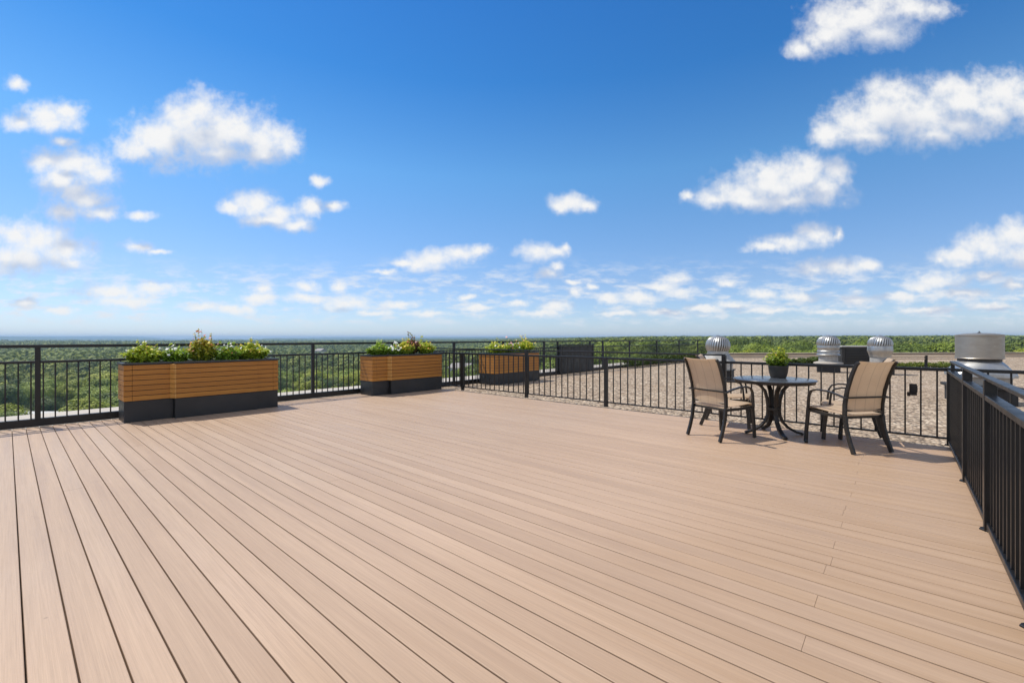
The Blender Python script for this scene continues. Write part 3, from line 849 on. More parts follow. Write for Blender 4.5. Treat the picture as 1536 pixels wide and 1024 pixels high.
turbine('ribbed silver turbine vent on a wide flared grey base behind the first chair', (-4.18, 14.3, GZ), dict(sx=0.88, r=0.385, top=1.37, ball_bottom=0.89, low=-0.62, parts=[
    ('neck', 'galv', [(0.31, 0.80), (0.335, 0.80), (0.335, 0.90), (0.31, 0.905)]),
    ('flared_base', 'grey_paint', [(0.52, 0.60), (0.545, 0.60), (0.548, 0.625), (0.50, 0.66), (0.42, 0.75), (0.355, 0.825), (0.34, 0.83)]),
    ('drum', 'galv', [(0.46, 0.35), (0.47, 0.35), (0.47, 0.47), (0.475, 0.475), (0.475, 0.49), (0.47, 0.495), (0.47, 0.599), (0.46, 0.599)])], curb=(0.46, 0.32, 'curb')))
turbine('silver turbine vent with ringed collar, between patio table and dark roof unit', (-2.07, 20.8, GZ), dict(sx=0.82, r=0.45, top=1.40, ball_bottom=1.03, low=-0.25, parts=[
    ('collar', 'galv', [(0.40, 0.64), (0.47, 0.64), (0.475, 0.66), (0.43, 0.69), (0.425, 0.76), (0.45, 0.78), (0.45, 0.80), (0.415, 0.83), (0.42, 0.90), (0.445, 0.93), (0.44, 1.02), (0.40, 1.04)]),
    ('stack', 'grey_paint', [(0.36, 0.40), (0.38, 0.40), (0.37, 0.639), (0.36, 0.639)]),
    ('base_plate', 'ledge', [(0.56, 0.32), (0.58, 0.33), (0.57, 0.37), (0.42, 0.399), (0.38, 0.399)])], curb=(0.44, 0.29, 'curb')))
turbine('silver turbine vent with smooth banded collar, behind the see-through chair back', (-0.54, 20.8, GZ), dict(sx=0.78, r=0.46, top=1.385, ball_bottom=1.01, low=-0.22, parts=[
    ('collar', 'galv', [(0.37, 0.62), (0.40, 0.62), (0.405, 0.68), (0.44, 0.76), (0.47, 0.82), (0.478, 0.88), (0.465, 0.93), (0.47, 0.97), (0.45, 1.02), (0.40, 1.03)]),
    ('stack', 'grey_paint', [(0.36, 0.32), (0.38, 0.32), (0.375, 0.619), (0.36, 0.619)])], curb=(0.46, 0.29, 'curb')))

ef = empty('exhaust_fan', (1.21, 13.0, GZ), 0, 'large round aluminium exhaust fan on the gravel roof past the deck corner', 'exhaust fan')
ef.scale = (0.70, 0.70, 1)
mb = MB(); mb.lathe([(0.485, 0.885), (0.505, 0.885), (0.510, 0.895), (0.500, 0.905), (0.500, 1.335), (0.508, 1.345), (0.508, 1.365), (0.49, 1.372), (0.30, 1.395), (0.10, 1.405), (0.002, 1.407)], 72)
mb.build('drum', M['alu'], ef, 0, True)
mb = MB(); mb.lathe([(0.035, 1.404), (0.035, 1.418), (0.012, 1.42), (0.012, 1.44), (0.001, 1.441)], 14); mb.build('cap_bolt', M['rail'], ef, 0, True)
mb = MB(); mb.lathe([(0.40, 0.835), (0.455, 0.835), (0.455, 0.884), (0.40, 0.884)], 48); mb.build('throat', M['hvac'], ef, 0, True)
mb = MB(); rings = []
for j, (r, z, sq) in enumerate(((0.44, 0.838, 0.0), (0.47, 0.825, 0.05), (0.56, 0.76, 0.25), (0.64, 0.68, 0.55), (0.69, 0.615, 0.85), (0.70, 0.58, 1.0), (0.70, 0.53, 1.0))):
    ring = []
    for k in range(64):
        a = 2*PI*k/64; c, s = math.cos(a), math.sin(a)
        q = min(1/max(abs(c), 1e-6), 1/max(abs(s), 1e-6)); f = (1-sq) + sq*min(q, 1.30)*0.90
        ring.append((r*f*c, r*f*s, z))
    rings.append(ring)
vs = [p for r in rings for p in r]; fs = []
for j in range(len(rings)-1):
    for k in range(64):
        k2 = (k+1) % 64; fs.append((64*j+k, 64*(j+1)+k, 64*(j+1)+k2, 64*j+k2))
fs.append(tuple(range(64))); fs.append(tuple(64*(len(rings)-1)+k for k in range(63, -1, -1)))
mb.add(vs, fs); o = mb.build('flared_base', M['galv'], ef, 0, True); o.rotation_euler = (0, 0, rad(10))
mb = MB(); mb.box(-0.52, 0.52, -0.52, 0.52, 0.36, 0.529); o = mb.build('collar', M['grey_paint'], ef, 0.01); o.rotation_euler = (0, 0, rad(10))
mb = MB(); mb.box(-0.60, 0.60, -0.60, 0.60, 0.0, 0.30); mb.box(-0.68, 0.68, -0.68, 0.68, 0.301, 0.359); o = mb.build('curb', M['curb'], ef, 0.01); o.rotation_euler = (0, 0, rad(10))

hv = empty('roof_unit', (-1.45, 25.3, GZ), rad(41), 'long dark rooftop unit with pale lid between the two small turbine vents', 'roof unit')
mb = MB(); mb.box(-1.05, 1.05, -0.5, 0.5, 0.12, 0.90); mb.build('casing', M['hvac'], hv, 0.02)
mb = MB(); mb.box(-1.10, 1.10, -0.55, 0.55, 0.901, 0.955); mb.build('lid', M['grey_paint'], hv, 0.012)
mb = MB()
for i in range(9): mb.box(-0.9, 0.9, -0.525, -0.501, 0.22+i*0.07, 0.26+i*0.07)
mb.build('louvre', M['rail'], hv)
mb = MB(); mb.box(-0.95, -0.75, -0.45, 0.45, 0, 0.119); mb.box(0.75, 0.95, -0.45, 0.45, 0, 0.119); mb.build('rail_feet', M['curb'], hv)

# low pipe rail and strips of green roof planting near the far edge
pr = empty('pipe_rail', (-0.35, 23.6, GZ), 0, 'low dark pipe rail with beige tubes near the exhaust fan, by the far roof edge', 'pipe rail')
A = Vector((0, 0, 0)); B = Vector((2.3, 2.1, 0))
for t in (0.0, 0.5, 1.0):
    p = A.lerp(B, t); mb = MB(); mb.box(p.x-0.05, p.x+0.05, p.y-0.05, p.y+0.05, 0, 0.60); mb.build('post', M['rail'], pr, 0.005)
for z in (0.56, 0.46):
    mb = MB(); mb.tube([A+Vector((0,0,z)), B+Vector((0,0,z))], 0.024, 8); mb.build('pipe', M['coping'], pr, 0, True)

def hedge(label, p, q, w, h, n, seed, mat='hedge', lf=0.05):
    rng = np.random.default_rng(seed)
    p = np.array(p); q = np.array(q); d = q-p; L = np.linalg.norm(d); d /= L; s = np.array([-d[1], d[0]])
    u = rng.uniform(0, 1, n); v = rng.uniform(-1, 1, n); top = h*(0.72+0.28*np.sin(u*L*7+1)*np.cos(u*L*3.1))
    z = top*rng.uniform(0.05, 1.0, n)**0.5
    C = np.stack([d[0]*u*L + s[0]*v*w/2, d[1]*u*L + s[1]*v*w/2, z], 1)
    N = rng.normal(size=(n, 3))*0.6 + np.array([0, 0, 0.9]); N /= np.linalg.norm(N, axis=1, keepdims=True)
    V, F = leaf_quads(C, N, lf*rng.uniform(0.6, 1.3, n), rng, 0.6)
    o = link_mesh('low_hedge', np_mesh('low_hedge', V, F, M[mat], np.clip(0.25+0.5*z/h+rng.normal(size=n)*0.15, 0, 1)), None, (p[0], p[1], GZ))
    return tag(o, label, 'hedge', 'low planting strips on the gravel roof')
hedge('dark low hedge on the gravel between table and ringed turbine vent', (-4.4, 24.0), (-2.9, 25.4), 0.7, 0.42, 2600, 5, 'hedge_dark')
hedge('sunny low planting behind the dark pipe rail on the gravel', (-0.6, 25.2), (1.9, 27.6), 1.1, 0.24, 3000, 6)
hedge('long low hedge along the gravel edge by the valley railing', (-8.9, 17.5), (-8.9, 29.5), 0.5, 0.50, 6000, 8, 'hedge_dark')

# ------------------------------------------------------------------ woodland
HEAD = math.atan2(0.7522, 0.6589)   # not a lens trick: only which way the valley lies, seen from the terrace
FWD = np.array([-0.6589, 0.7520]); RGT = np.array([0.7522, 0.6592])

def sstep(a, b, x):
    t = np.clip((x-a)/(b-a), 0, 1); return t*t*(3-2*t)

def ground_z(x, y):
    """the land rises from the valley (west) to the plateau (north-east)"""
    az = np.arctan2(x*RGT[0]+y*RGT[1], x*FWD[0]+y*FWD[1])
    r = np.hypot(x, y)
    t = sstep(-0.22, 0.34, az)
    lo = -27.0 + 3.0*sstep(180, 900, r) + 2.0*np.sin(x*0.011+1.0)*np.cos(y*0.009)
    hi = -12.6 + 1.0*np.sin(x*0.02)*np.cos(y*0.017+2) + 1.0*sstep(200, 1000, r)
    return lo*(1-t) + hi*t

def crown_template(seed, R=4.3, Hc=(3.2, 12.0), lobes=8, leaves=2600, size=0.34):
    rng = np.random.default_rng(seed)
    cz = (Hc[0]+Hc[1])/2; hz = (Hc[1]-Hc[0])/2
    C, N, S, T = [], [], [], []
    lob = []
    for i in range(lobes):
        for _ in range(50):
            p = rng.uniform(-1, 1, 3)
            if 0.15 < np.linalg.norm(p) < 0.86: break
        lr = rng.uniform(0.26, 0.46)
        lob.append((np.array([p[0]*R*0.86, p[1]*R*0.86, cz + p[2]*hz*0.78]), lr*R, rng.uniform(-0.16, 0.16)))
    lob.append((np.array([0, 0, cz]), 0.6*R, 0.0)); lob.append((np.array([0, 0, Hc[1]-0.34*R]), 0.36*R, 0.06))
    # outer clumps sit on a dome so the crown keeps a rounded outline
    for i in range(17):
        u = rng.uniform(-0.35, 1.0); a = rng.uniform(0, 2*PI); q = math.sqrt(max(0, 1-u*u))
        f = rng.uniform(0.58, 0.76)
        lob.append((np.array([R*f*q*math.cos(a), R*f*q*math.sin(a), cz + hz*f*u]), rng.uniform(0.30, 0.44)*R, rng.uniform(-0.08, 0.08)))
    tot = sum(l[1]**2 for l in lob)
    for c, lr, tn in lob:
        n = int(leaves*lr*lr/tot)
        d = rng.normal(size=(n, 3)); d[:, 2] += 0.25; d /= np.linalg.norm(d, axis=1, keepdims=True)
        bump = 1 + 0.16*np.sin(d[:, 0]*5+seed)*np.sin(d[:, 1]*6+c[0])*1.0
        rr = lr*rng.uniform(0.70, 1.04, n)*bump
        P = c + d*rr[:, None]*np.array([1, 1, 0.88])
        g_ = (P - np.array([0, 0, cz-0.2*hz]))/np.array([R, R, hz]); g_ /= np.linalg.norm(g_, axis=1, keepdims=True)+1e-6
        nn = d*0.55 + g_*0.75 + rng.normal(size=(n, 3))*0.30; nn[:, 2] += 0.12
        nn /= np.linalg.norm(nn, axis=1, keepdims=True)
        C.append(P); N.append(nn); S.append(size*rng.uniform(0.55, 1.3, n)); T.append(np.clip(0.5 + tn*1.4 + rng.normal(size=n)*0.15, 0, 1))
    C = np.concatenate(C); N = np.concatenate(N); S = np.concatenate(S); T = np.concatenate(T)
    V, F = leaf_quads(C, N, S, rng, 0.7)
    return V, F, T

def trunk_mesh(seed):
    R = random.Random(seed); mb = MB()
    mb.tube([(0, 0, -0.6), (0.05, 0.02, 1.5), (R.uniform(-.2, .2), R.uniform(-.2, .2), 4.2), (R.uniform(-.3, .3), R.uniform(-.3, .3), 8.0)], [0.34, 0.25, 0.19, 0.06], 8)
    for k in range(5):
        a = k*1.3 + R.random(); z = 3.0 + k*0.6
        mb.tube([(0.05, 0.02, z), (1.1*math.cos(a), 1.1*math.sin(a), z+1.0), (2.4*math.cos(a), 2.4*math.sin(a), z+2.6)], [0.12, 0.08, 0.03], 6)
    return mb

def kind_of(rv):
    return 0 if rv < 0.36 else (1 if rv < 0.70 else 2)

TREE_GROUP = 'trees of the woodland around the building'
protos = []
KINDS = [('dark', 0.0), ('mid', 0.30), ('bright', 0.58)]
tree_mats = []
for nm, lift in KINDS:
    stops = {'dark': [(0.1, (0.040, 0.068, 0.011)), (0.5, (0.085, 0.130, 0.019)), (0.9, (0.150, 0.200, 0.030))],
             'mid': [(0.1, (0.110, 0.165, 0.018)), (0.5, (0.215, 0.285, 0.032)), (0.9, (0.330, 0.390, 0.048))],
             'bright': [(0.1, (0.190, 0.235, 0.022)), (0.5, (0.340, 0.380, 0.034)), (0.9, (0.480, 0.490, 0.052))]}[nm]
    tree_mats.append(mat_leaf('leaves_'+nm, stops, 0.16, 0.6, 0.3))

def edge_hidden(x, y, zt):
    """is a treetop hidden from the terrace by the roof's own edges?"""
    if x < -11.75:
        t = 11.75/abs(x)
        yc = y*t
        if yc < 33 and 1.25 + (zt-1.25)*t < -0.12: return True
    den = x*PN.x + y*PN.y
    if den > 0:
        t = (P0.x*PN.x + P0.y*PN.y)/den
        if 0 < t < 1 and (x*t - P0.x)*PD.x + (y*t - P0.y)*PD.y > 0 and 1.25 + (zt-1.25)*t < 0.27: return True
    return False

def outside(x, y, m=3.0):
    return x < -11.75-m or ((x-P0.x)*PN.x + (y-P0.y)*PN.y) > m

def at(rt, fw): return (fw*FWD[0] + rt*RGT[0], fw*FWD[1] + rt*RGT[1])
clear = [(*at(-139, 128), 13.0), (*at(-130, 119), 9.0), (*at(-50, 158), 6.5), (*at(-48, 150), 6.0), (*at(-27, 240), 11.0), (*at(-26, 228), 9.0)]
rng = np.random.default_rng(42)
cand = []
g = 9.8
for i in range(-60, 61):
    for j in range(-60, 61):
        px, py = i*g + rng.uniform(-3.4, 3.4), j*g + rng.uniform(-3.4, 3.4)
        rv, sv, k, rz = rng.random(), rng.random(), int(rng.integers(0, 5)), rng.uniform(0, 2*PI)
        r = math.hypot(px, py)
        if r < (48 if px < -70 else 64) or r > 420 or not outside(px, py, 5.0): continue
        f = px*FWD[0] + py*FWD[1]; rt = px*RGT[0] + py*RGT[1]; az = math.atan2(rt, f)
        if abs(az) > 0.93: continue
        if any(math.hypot(px-cx, py-cy) < cr for cx, cy, cr in clear): continue
        z = float(ground_z(np.array(px), np.array(py)))
        sc = 0.80 + 0.62*sv
        if az > -0.05: sc = min(sc, ((-1.4 + 3.2*sv*sv if r > 105 else -0.5) - z)/12.3)
        if edge_hidden(px, py, z + 12.2*sc): continue
        cand.append((r, px, py, z, sc, rv, k, rz, az))
cand.sort()
west = [c for c in cand if c[-1] < 0.02][:205]; east = [c for c in cand if c[-1] >= 0.02][:93]
NEAR = west + east; picked = set(id(c) for c in NEAR); REST = [c for c in cand if id(c) not in picked]
print('TREES', len(cand), NEAR[0][0], NEAR[-1][0], sum(1 for c in NEAR if c[-1] < 0))

crowns = [crown_template(100+k, R=4.3+0.25*(k % 3), leaves=9500, size=0.18) for k in range(5)]
trunks = [trunk_mesh(7+k).build('trunk', M['bark']) for k in range(2)]
for t in trunks: COL.objects.unlink(t)
cm = {}
for k, (V, F, T) in enumerate(crowns):
    for q in range(3):
        cm[(k, q)] = np_mesh('crown', V, F, tree_mats[q], T)
WHERE = lambda az: 'in the valley below the deck railing' if az < -0.10 else ('behind the long railing of the gravel roof' if az < 0.36 else 'beyond the far gravel roof parapet')
LOOK = ['dark green round tree', 'mid green leafy tree', 'bright yellow green tree']
for (r, x, y, z, sc, rv, k, rz, az) in NEAR:
    q = kind_of(rv if az < 0.0 else rv*0.76)
    dist = 'close' if r < 95 else ('farther off' if r < 150 else 'far off')
    root = empty('tree', (x, y, z), rz, '%s %s, %s' % (LOOK[q], WHERE(az), dist), 'tree', TREE_GROUP)
    root.scale = (sc*(0.92+0.2*((rv*7) % 1)), sc*(0.92+0.2*((rv*13) % 1)), sc)
    link_mesh('crown', cm[(k, q)], root)
    c = trunks[k % 2].copy(); COL.objects.link(c); c.parent = root

# the rest of the wood: countless crowns, one mesh
def merge(template, pts, jitter):
    V0, F0, T0 = template; n = len(pts)
    X = pts[:, 0:3]; sc = pts[:, 3]; rz = pts[:, 4]; tn = pts[:, 5]
    c, s = np.cos(rz), np.sin(rz)
    vx = V0[None, :, 0]*c[:, None] - V0[None, :, 1]*s[:, None]; vy = V0[None, :, 0]*s[:, None] + V0[None, :, 1]*c[:, None]
    V = np.stack([X[:, 0:1] + vx*sc[:, None], X[:, 1:2] + vy*sc[:, None], X[:, 2:3] + V0[None, :, 2]*sc[:, None]], 2).reshape(-1, 3)
    F = (F0[None] + (np.arange(n)*len(V0))[:, None, None]).reshape(-1, F0.shape[1])
    T = np.clip(T0[None]*0.55 + tn[:, None]*0.55 - 0.05, 0, 1).reshape(-1)
    return V, F, T

mid_t = crown_template(300, leaves=1150, size=0.44, lobes=6)
pts = np.array([(x, y, z, sc, rz, rv if az < 0 else rv*0.62) for (r, x, y, z, sc, rv, k, rz, az) in REST])
far_t = crown_template(301, R=5.0, leaves=110, size=1.25, lobes=8)
fp = []
rr = 400.0
while rr < 1700:
    step = 8.2 + (rr-400)*0.0045
    na = int(1.86*rr/step)
    a = np.linspace(-0.93, 0.93, na) + rng.uniform(-0.4, 0.4, na)*step/rr
    r2 = rr + rng.uniform(-0.5, 0.5, na)*step
    x = r2*(np.cos(a)*FWD[0] + np.sin(a)*RGT[0]); y = r2*(np.cos(a)*FWD[1] + np.sin(a)*RGT[1])
    sc = (0.8 + 0.5*rng.random(na))*(1 + (rr-400)*0.0003)
    patch = 0.5 + 0.5*np.sin(x*0.012+1.7)*np.cos(y*0.010-0.4)
    patch2 = 0.5 + 0.5*np.sin(x*0.023-0.6)*np.sin(y*0.019+1.1)
    keep = (patch + rng.random(na)*0.5 > 0.20) & (patch2 + rng.random(na)*0.25 > 0.17)
    tn = np.clip(0.22 + 0.32*patch + rng.normal(size=na)*0.17, 0, 1)
    fp.append(np.stack([x, y, ground_z(x, y), sc, rng.uniform(0, 2*PI, na), tn], 1)[keep])
    rr += step*0.92
fp = np.concatenate(fp)
Va, Fa, Ta = merge(mid_t, pts, 0)
Vb, Fb, Tb = merge(far_t, fp, 0)
V = np.concatenate([Va, Vb]); F = np.concatenate([Fa, Fb + len(Va)]); T = np.concatenate([Ta, Tb])
o = link_mesh('distant_woods', np_mesh('distant_woods', V, F, M['woods'], T))
tag(o, 'unbroken green woodland stretching to the hills', 'woods', kind='stuff')

# land
def polar_sheet(name, r0, r1, nr, na, zf, mat, a0=-PI, a1=PI):
    rr = np.geomspace(r0, r1, nr); aa = np.linspace(a0, a1, na)
    Rg, Ag = np.meshgrid(rr, aa, indexing='ij')
    x = Rg*(np.cos(Ag)*FWD[0] + np.sin(Ag)*RGT[0]); y = Rg*(np.cos(Ag)*FWD[1] + np.sin(Ag)*RGT[1])
    z = zf(x, y, Rg, Ag)
    V = np.stack([x, y, z], 2).reshape(-1, 3)
    i = np.arange(nr-1)[:, None]*na + np.arange(na-1)[None]
    F = np.stack([i, i+na, i+na+1, i+1], 2).reshape(-1, 4)
    return link_mesh(name, np_mesh(name, V, F, mat, None, True))
def gz_only(x, y, r, a): return ground_z(x, y) - 0.3
o = polar_sheet('ground', 2.0, 1750, 60, 181, gz_only, M['ground']); tag(o, None, None, kind='structure')
H1, H2 = [], []
hr = np.random.default_rng(9)
WAV = [(hr.uniform(0.6, 1.4), hr.uniform(0, 6.28), hr.uniform(0, 6.28), f) for f in (4, 7, 11, 17, 26, 41, 63)]
def hills_z(x, y, r, a):
    t = sstep(-0.35, 0.30, a)
    far = sstep(1500, 5200, r)
    base = (-15.0*(1-t) + (-2.0)*t)*(1-far) + (-19.0*(1-t) + 9.0*t)*far
    n = 0
    for k, (am, p1, p2, f) in enumerate(WAV):
        n = n + am/f**0.75*np.sin(a*f*2.2 + p1 + r*0.0004*f**0.5)*np.cos(r*0.00023*f + p2)
    amp = 0.0085*r*(0.55 + 0.45*far)
    z = base + n*amp
    # canopy bumps
    z = z + 0.0010*r*np.sin(a*331 + r*0.013)*np.sin(r*0.021+a*97) + 0.0005*r*np.sin(a*887+r*0.05)
    # a longer ridge in the far west
    z = z + 34*np.exp(-((a+0.735)/0.055)**2)*sstep(7200, 8600, r)
    return np.where(z > 12, 12 + 16*np.tanh((z-12)/30), z)
o = polar_sheet('hills', 1600, 9200, 150, 1100, hills_z, M['hills'], -1.25, 1.25); tag(o, None, None, kind='structure')

# a few pale buildings among the trees
def house(label, loc, rz, w, d, h, wall, roof, flat=False, group='pale buildings among the trees'):
    root = empty('house', loc, rz, label, 'house', group)
    mb = MB(); mb.box(-w/2, w/2, -d/2, d/2, -1, h); mb.build('wall', M[wall], root)
    mb = MB()
    if flat: mb.box(-w/2-0.25, w/2+0.25, -d/2-0.25, d/2+0.25, h+0.002, h+0.45)
    else:
        e = 0.5
        vs = [(-w/2-e, -d/2-e, h+0.003), (w/2+e, -d/2-e, h+0.003), (w/2+e, d/2+e, h+0.003), (-w/2-e, d/2+e, h+0.003), (-w/2-e, 0, h+d*0.32), (w/2+e, 0, h+d*0.32)]
        mb.add(vs, [(0, 3, 2, 1), (0, 1, 5, 4), (2, 3, 4, 5), (1, 2, 5), (3, 0, 4)])
    mb.build('roof', M[roof], root)
    for s in (-1, 1):
        for k in range(max(1, int(w/4))):
            x = -w/2 + (k+0.5)*w/max(1, int(w/4))
            mb = MB(); mb.box(x-0.6, x+0.6, s*(d/2)-0.03, s*(d/2)+0.03, h*0.45, h*0.8); mb.build('window', M['glass'], root)
    return root
def place(rt, fw, dz=0.0):
    x = fw*FWD[0] + rt*RGT[0]; y = fw*FWD[1] + rt*RGT[1]
    return (x, y, float(ground_z(np.array(x), np.array(y)))+dz)

house('flat pale roofed building among the valley trees, seen low between railing balusters', place(-139, 128, 2.4), 0.72, 24, 6, 5.5, 'wall_pale', 'membrane', True)
house('small pinkish house among the valley trees, between the two deck planters', place(-50, 158, 3), 0.9, 7, 6, 7, 'wall_pink', 'roof_grey')
house('broad pale roofed building far out in the valley woods', place(-505, 515, 6), 0.3, 34, 20, 7, 'wall_pale', 'coping', True)
house('white house among trees, seen between corner planter and its railing post', place(-27, 240, 5), 0.2, 12, 8, 6, 'wall_pale', 'roof_grey')
house('tiny white house far out in the woods', place(-190, 440, 9), 0.2, 9, 7, 6, 'membrane', 'roof_grey')

# ------------------------------------------------------------------ sky, sun, air
CLOUDS = [
    (-0.705, 0.455, 0.128, 0.069), (-0.795, 0.447, 0.090, 0.057), (-0.855, 0.429, 0.053, 0.030), (-0.705, 0.515, 0.057, 0.045), (-0.758, 0.495, 0.053, 0.042),
    (-0.630, 0.470, 0.075, 0.057), (-0.562, 0.447, 0.068, 0.054), (-0.509, 0.435, 0.030, 0.038), (-0.660, 0.417, 0.090, 0.027), (-0.562, 0.414, 0.045, 0.027),
    (-1.051, 0.500, 0.075, 0.030), (-1.111, 0.485, 0.042, 0.021), (-1.006, 0.515, 0.038, 0.024), (-1.119, 0.575, 0.027, 0.018), (-0.991, 0.395, 0.090, 0.036),
    (-1.051, 0.402, 0.053, 0.026), (-0.931, 0.372, 0.053, 0.030), (-0.983, 0.327, 0.068, 0.036), (-1.006, 0.285, 0.060, 0.021), (-0.931, 0.282, 0.045, 0.018),
    (-1.014, 0.440, 0.030, 0.012), (-1.066, 0.221, 0.083, 0.045), (-1.006, 0.199, 0.068, 0.039), (-1.096, 0.176, 0.075, 0.033), (-0.991, 0.169, 0.038, 0.021),
    (-1.142, 0.184, 0.045, 0.038), (-0.584, 0.304, 0.057, 0.033), (-0.630, 0.294, 0.033, 0.018), (-0.524, 0.282, 0.053, 0.024), (-0.449, 0.297, 0.038, 0.020),
    (-0.404, 0.300, 0.030, 0.012), (-0.486, 0.255, 0.042, 0.018), (-0.434, 0.354, 0.021, 0.014), (-0.833, 0.274, 0.038, 0.012), (-0.848, 0.206, 0.038, 0.014),
    (-0.803, 0.197, 0.030, 0.007), (-0.901, 0.107, 0.090, 0.018), (-0.810, 0.113, 0.075, 0.015), (-0.870, 0.083, 0.090, 0.011), (-0.577, 0.086, 0.045, 0.014),
    (-0.630, 0.063, 0.053, 0.011), (-0.562, 0.108, 0.021, 0.007), (-0.464, 0.116, 0.030, 0.012), (-0.464, 0.090, 0.045, 0.012), (-0.389, 0.116, 0.023, 0.014),
    (-0.373, 0.078, 0.060, 0.017), (0.131, 0.307, 0.050, 0.021), (0.108, 0.300, 0.030, 0.014), (0.169, 0.300, 0.018, 0.014), (-0.178, 0.179, 0.068, 0.024),
    (-0.117, 0.191, 0.060, 0.017), (-0.072, 0.200, 0.030, 0.015), (-0.245, 0.170, 0.033, 0.009), (-0.291, 0.149, 0.030, 0.007), (-0.208, 0.169, 0.038, 0.017),
    (0.056, 0.196, 0.050, 0.020), (0.101, 0.199, 0.027, 0.012), (0.120, 0.206, 0.012, 0.012), (0.086, 0.146, 0.033, 0.015), (0.101, 0.161, 0.018, 0.012),
    (0.139, 0.128, 0.024, 0.007), (0.146, 0.105, 0.018, 0.012), (0.184, 0.116, 0.012, 0.007), (0.598, 0.342, 0.120, 0.051), (0.515, 0.327, 0.075, 0.036),
    (0.651, 0.369, 0.075, 0.045), (0.733, 0.380, 0.038, 0.036), (0.703, 0.334, 0.060, 0.036), (0.455, 0.312, 0.053, 0.020), (0.575, 0.375, 0.060, 0.030),
    (0.395, 0.318, 0.015, 0.012), (0.907, 0.500, 0.136, 0.063), (0.786, 0.485, 0.083, 0.051), (0.711, 0.462, 0.042, 0.036), (0.861, 0.553, 0.068, 0.042),
    (1.027, 0.538, 0.105, 0.057), (1.117, 0.553, 0.090, 0.051), (0.801, 0.455, 0.090, 0.024), (0.982, 0.568, 0.060, 0.030), (1.163, 0.515, 0.045, 0.042),
    (0.846, 0.511, 0.090, 0.060), (1.012, 0.480, 0.105, 0.036), (0.952, 0.459, 0.090, 0.027), (1.087, 0.508, 0.075, 0.036), (0.530, 0.309, 0.075, 0.020),
    (0.620, 0.309, 0.120, 0.021), (0.673, 0.390, 0.045, 0.027), (0.831, 0.691, 0.090, 0.033), (0.726, 0.718, 0.060, 0.036), (-1.021, 0.357, 0.060, 0.030),
    (-0.961, 0.312, 0.060, 0.030), (-1.036, 0.485, 0.068, 0.024), (-0.554, 0.267, 0.068, 0.015), (-1.127, 0.236, 0.053, 0.030), (0.786, 0.726, 0.113, 0.060),
    (0.711, 0.681, 0.068, 0.039), (0.651, 0.651, 0.038, 0.020), (0.907, 0.741, 0.083, 0.030), (0.861, 0.776, 0.090, 0.042), (-1.096, 0.078, 0.038, 0.011),
    (-1.021, 0.063, 0.045, 0.009), (-0.705, 0.068, 0.045, 0.009), (-0.253, 0.078, 0.038, 0.009), (-0.193, 0.056, 0.060, 0.007), (-0.313, 0.056, 0.045, 0.007),
    (-0.072, 0.068, 0.038, 0.007), (0.018, 0.078, 0.030, 0.007), (0.063, 0.056, 0.060, 0.007), (0.244, 0.056, 0.053, 0.007), (0.349, 0.056, 0.060, 0.007),
    (0.440, 0.068, 0.045, 0.009), (0.560, 0.101, 0.038, 0.011), (0.590, 0.063, 0.075, 0.007), (0.726, 0.059, 0.068, 0.007), (0.937, 0.063, 0.075, 0.009),
    (1.087, 0.071, 0.068, 0.011), (1.133, 0.116, 0.038, 0.014), (0.485, 0.123, 0.027, 0.009), (0.334, 0.116, 0.038, 0.011), (-0.102, 0.093, 0.023, 0.006),
    (0.628, 0.217, 0.068, 0.020), (0.688, 0.233, 0.045, 0.024), (0.575, 0.206, 0.053, 0.012), (0.733, 0.236, 0.015, 0.017), (0.733, 0.160, 0.075, 0.021),
    (0.681, 0.155, 0.045, 0.017), (0.801, 0.161, 0.033, 0.014), (1.072, 0.206, 0.075, 0.039), (1.133, 0.236, 0.060, 0.033), (1.012, 0.184, 0.068, 0.024),
    (1.163, 0.184, 0.060, 0.033), (0.967, 0.176, 0.023, 0.014), (0.967, 0.131, 0.075, 0.018), (0.922, 0.116, 0.038, 0.014), (1.027, 0.101, 0.090, 0.012),
    (1.072, 0.139, 0.045, 0.012), (0.380, 0.101, 0.053, 0.014), (0.289, 0.090, 0.045, 0.017), (0.214, 0.087, 0.027, 0.011), (0.372, 0.134, 0.033, 0.012),
    (0.101, 0.071, 0.038, 0.012), (0.500, 0.078, 0.045, 0.009), (0.651, 0.093, 0.060, 0.011), (0.786, 0.086, 0.060, 0.012), (0.877, 0.093, 0.060, 0.011),
]

sun_el = math.asin(-SUN.z); sun_az = math.atan2(-SUN.x, -SUN.y)
L = bpy.data.lights.new('sun', 'SUN'); L.energy = 4.4; L.angle = rad(0.53); L.color = (1.0, 0.94, 0.84)
so = bpy.data.objects.new('sun', L); COL.objects.link(so)
so.rotation_euler = (SUN).to_track_quat('-Z', 'Y').to_euler(); so.location = (-20, -5, 40)

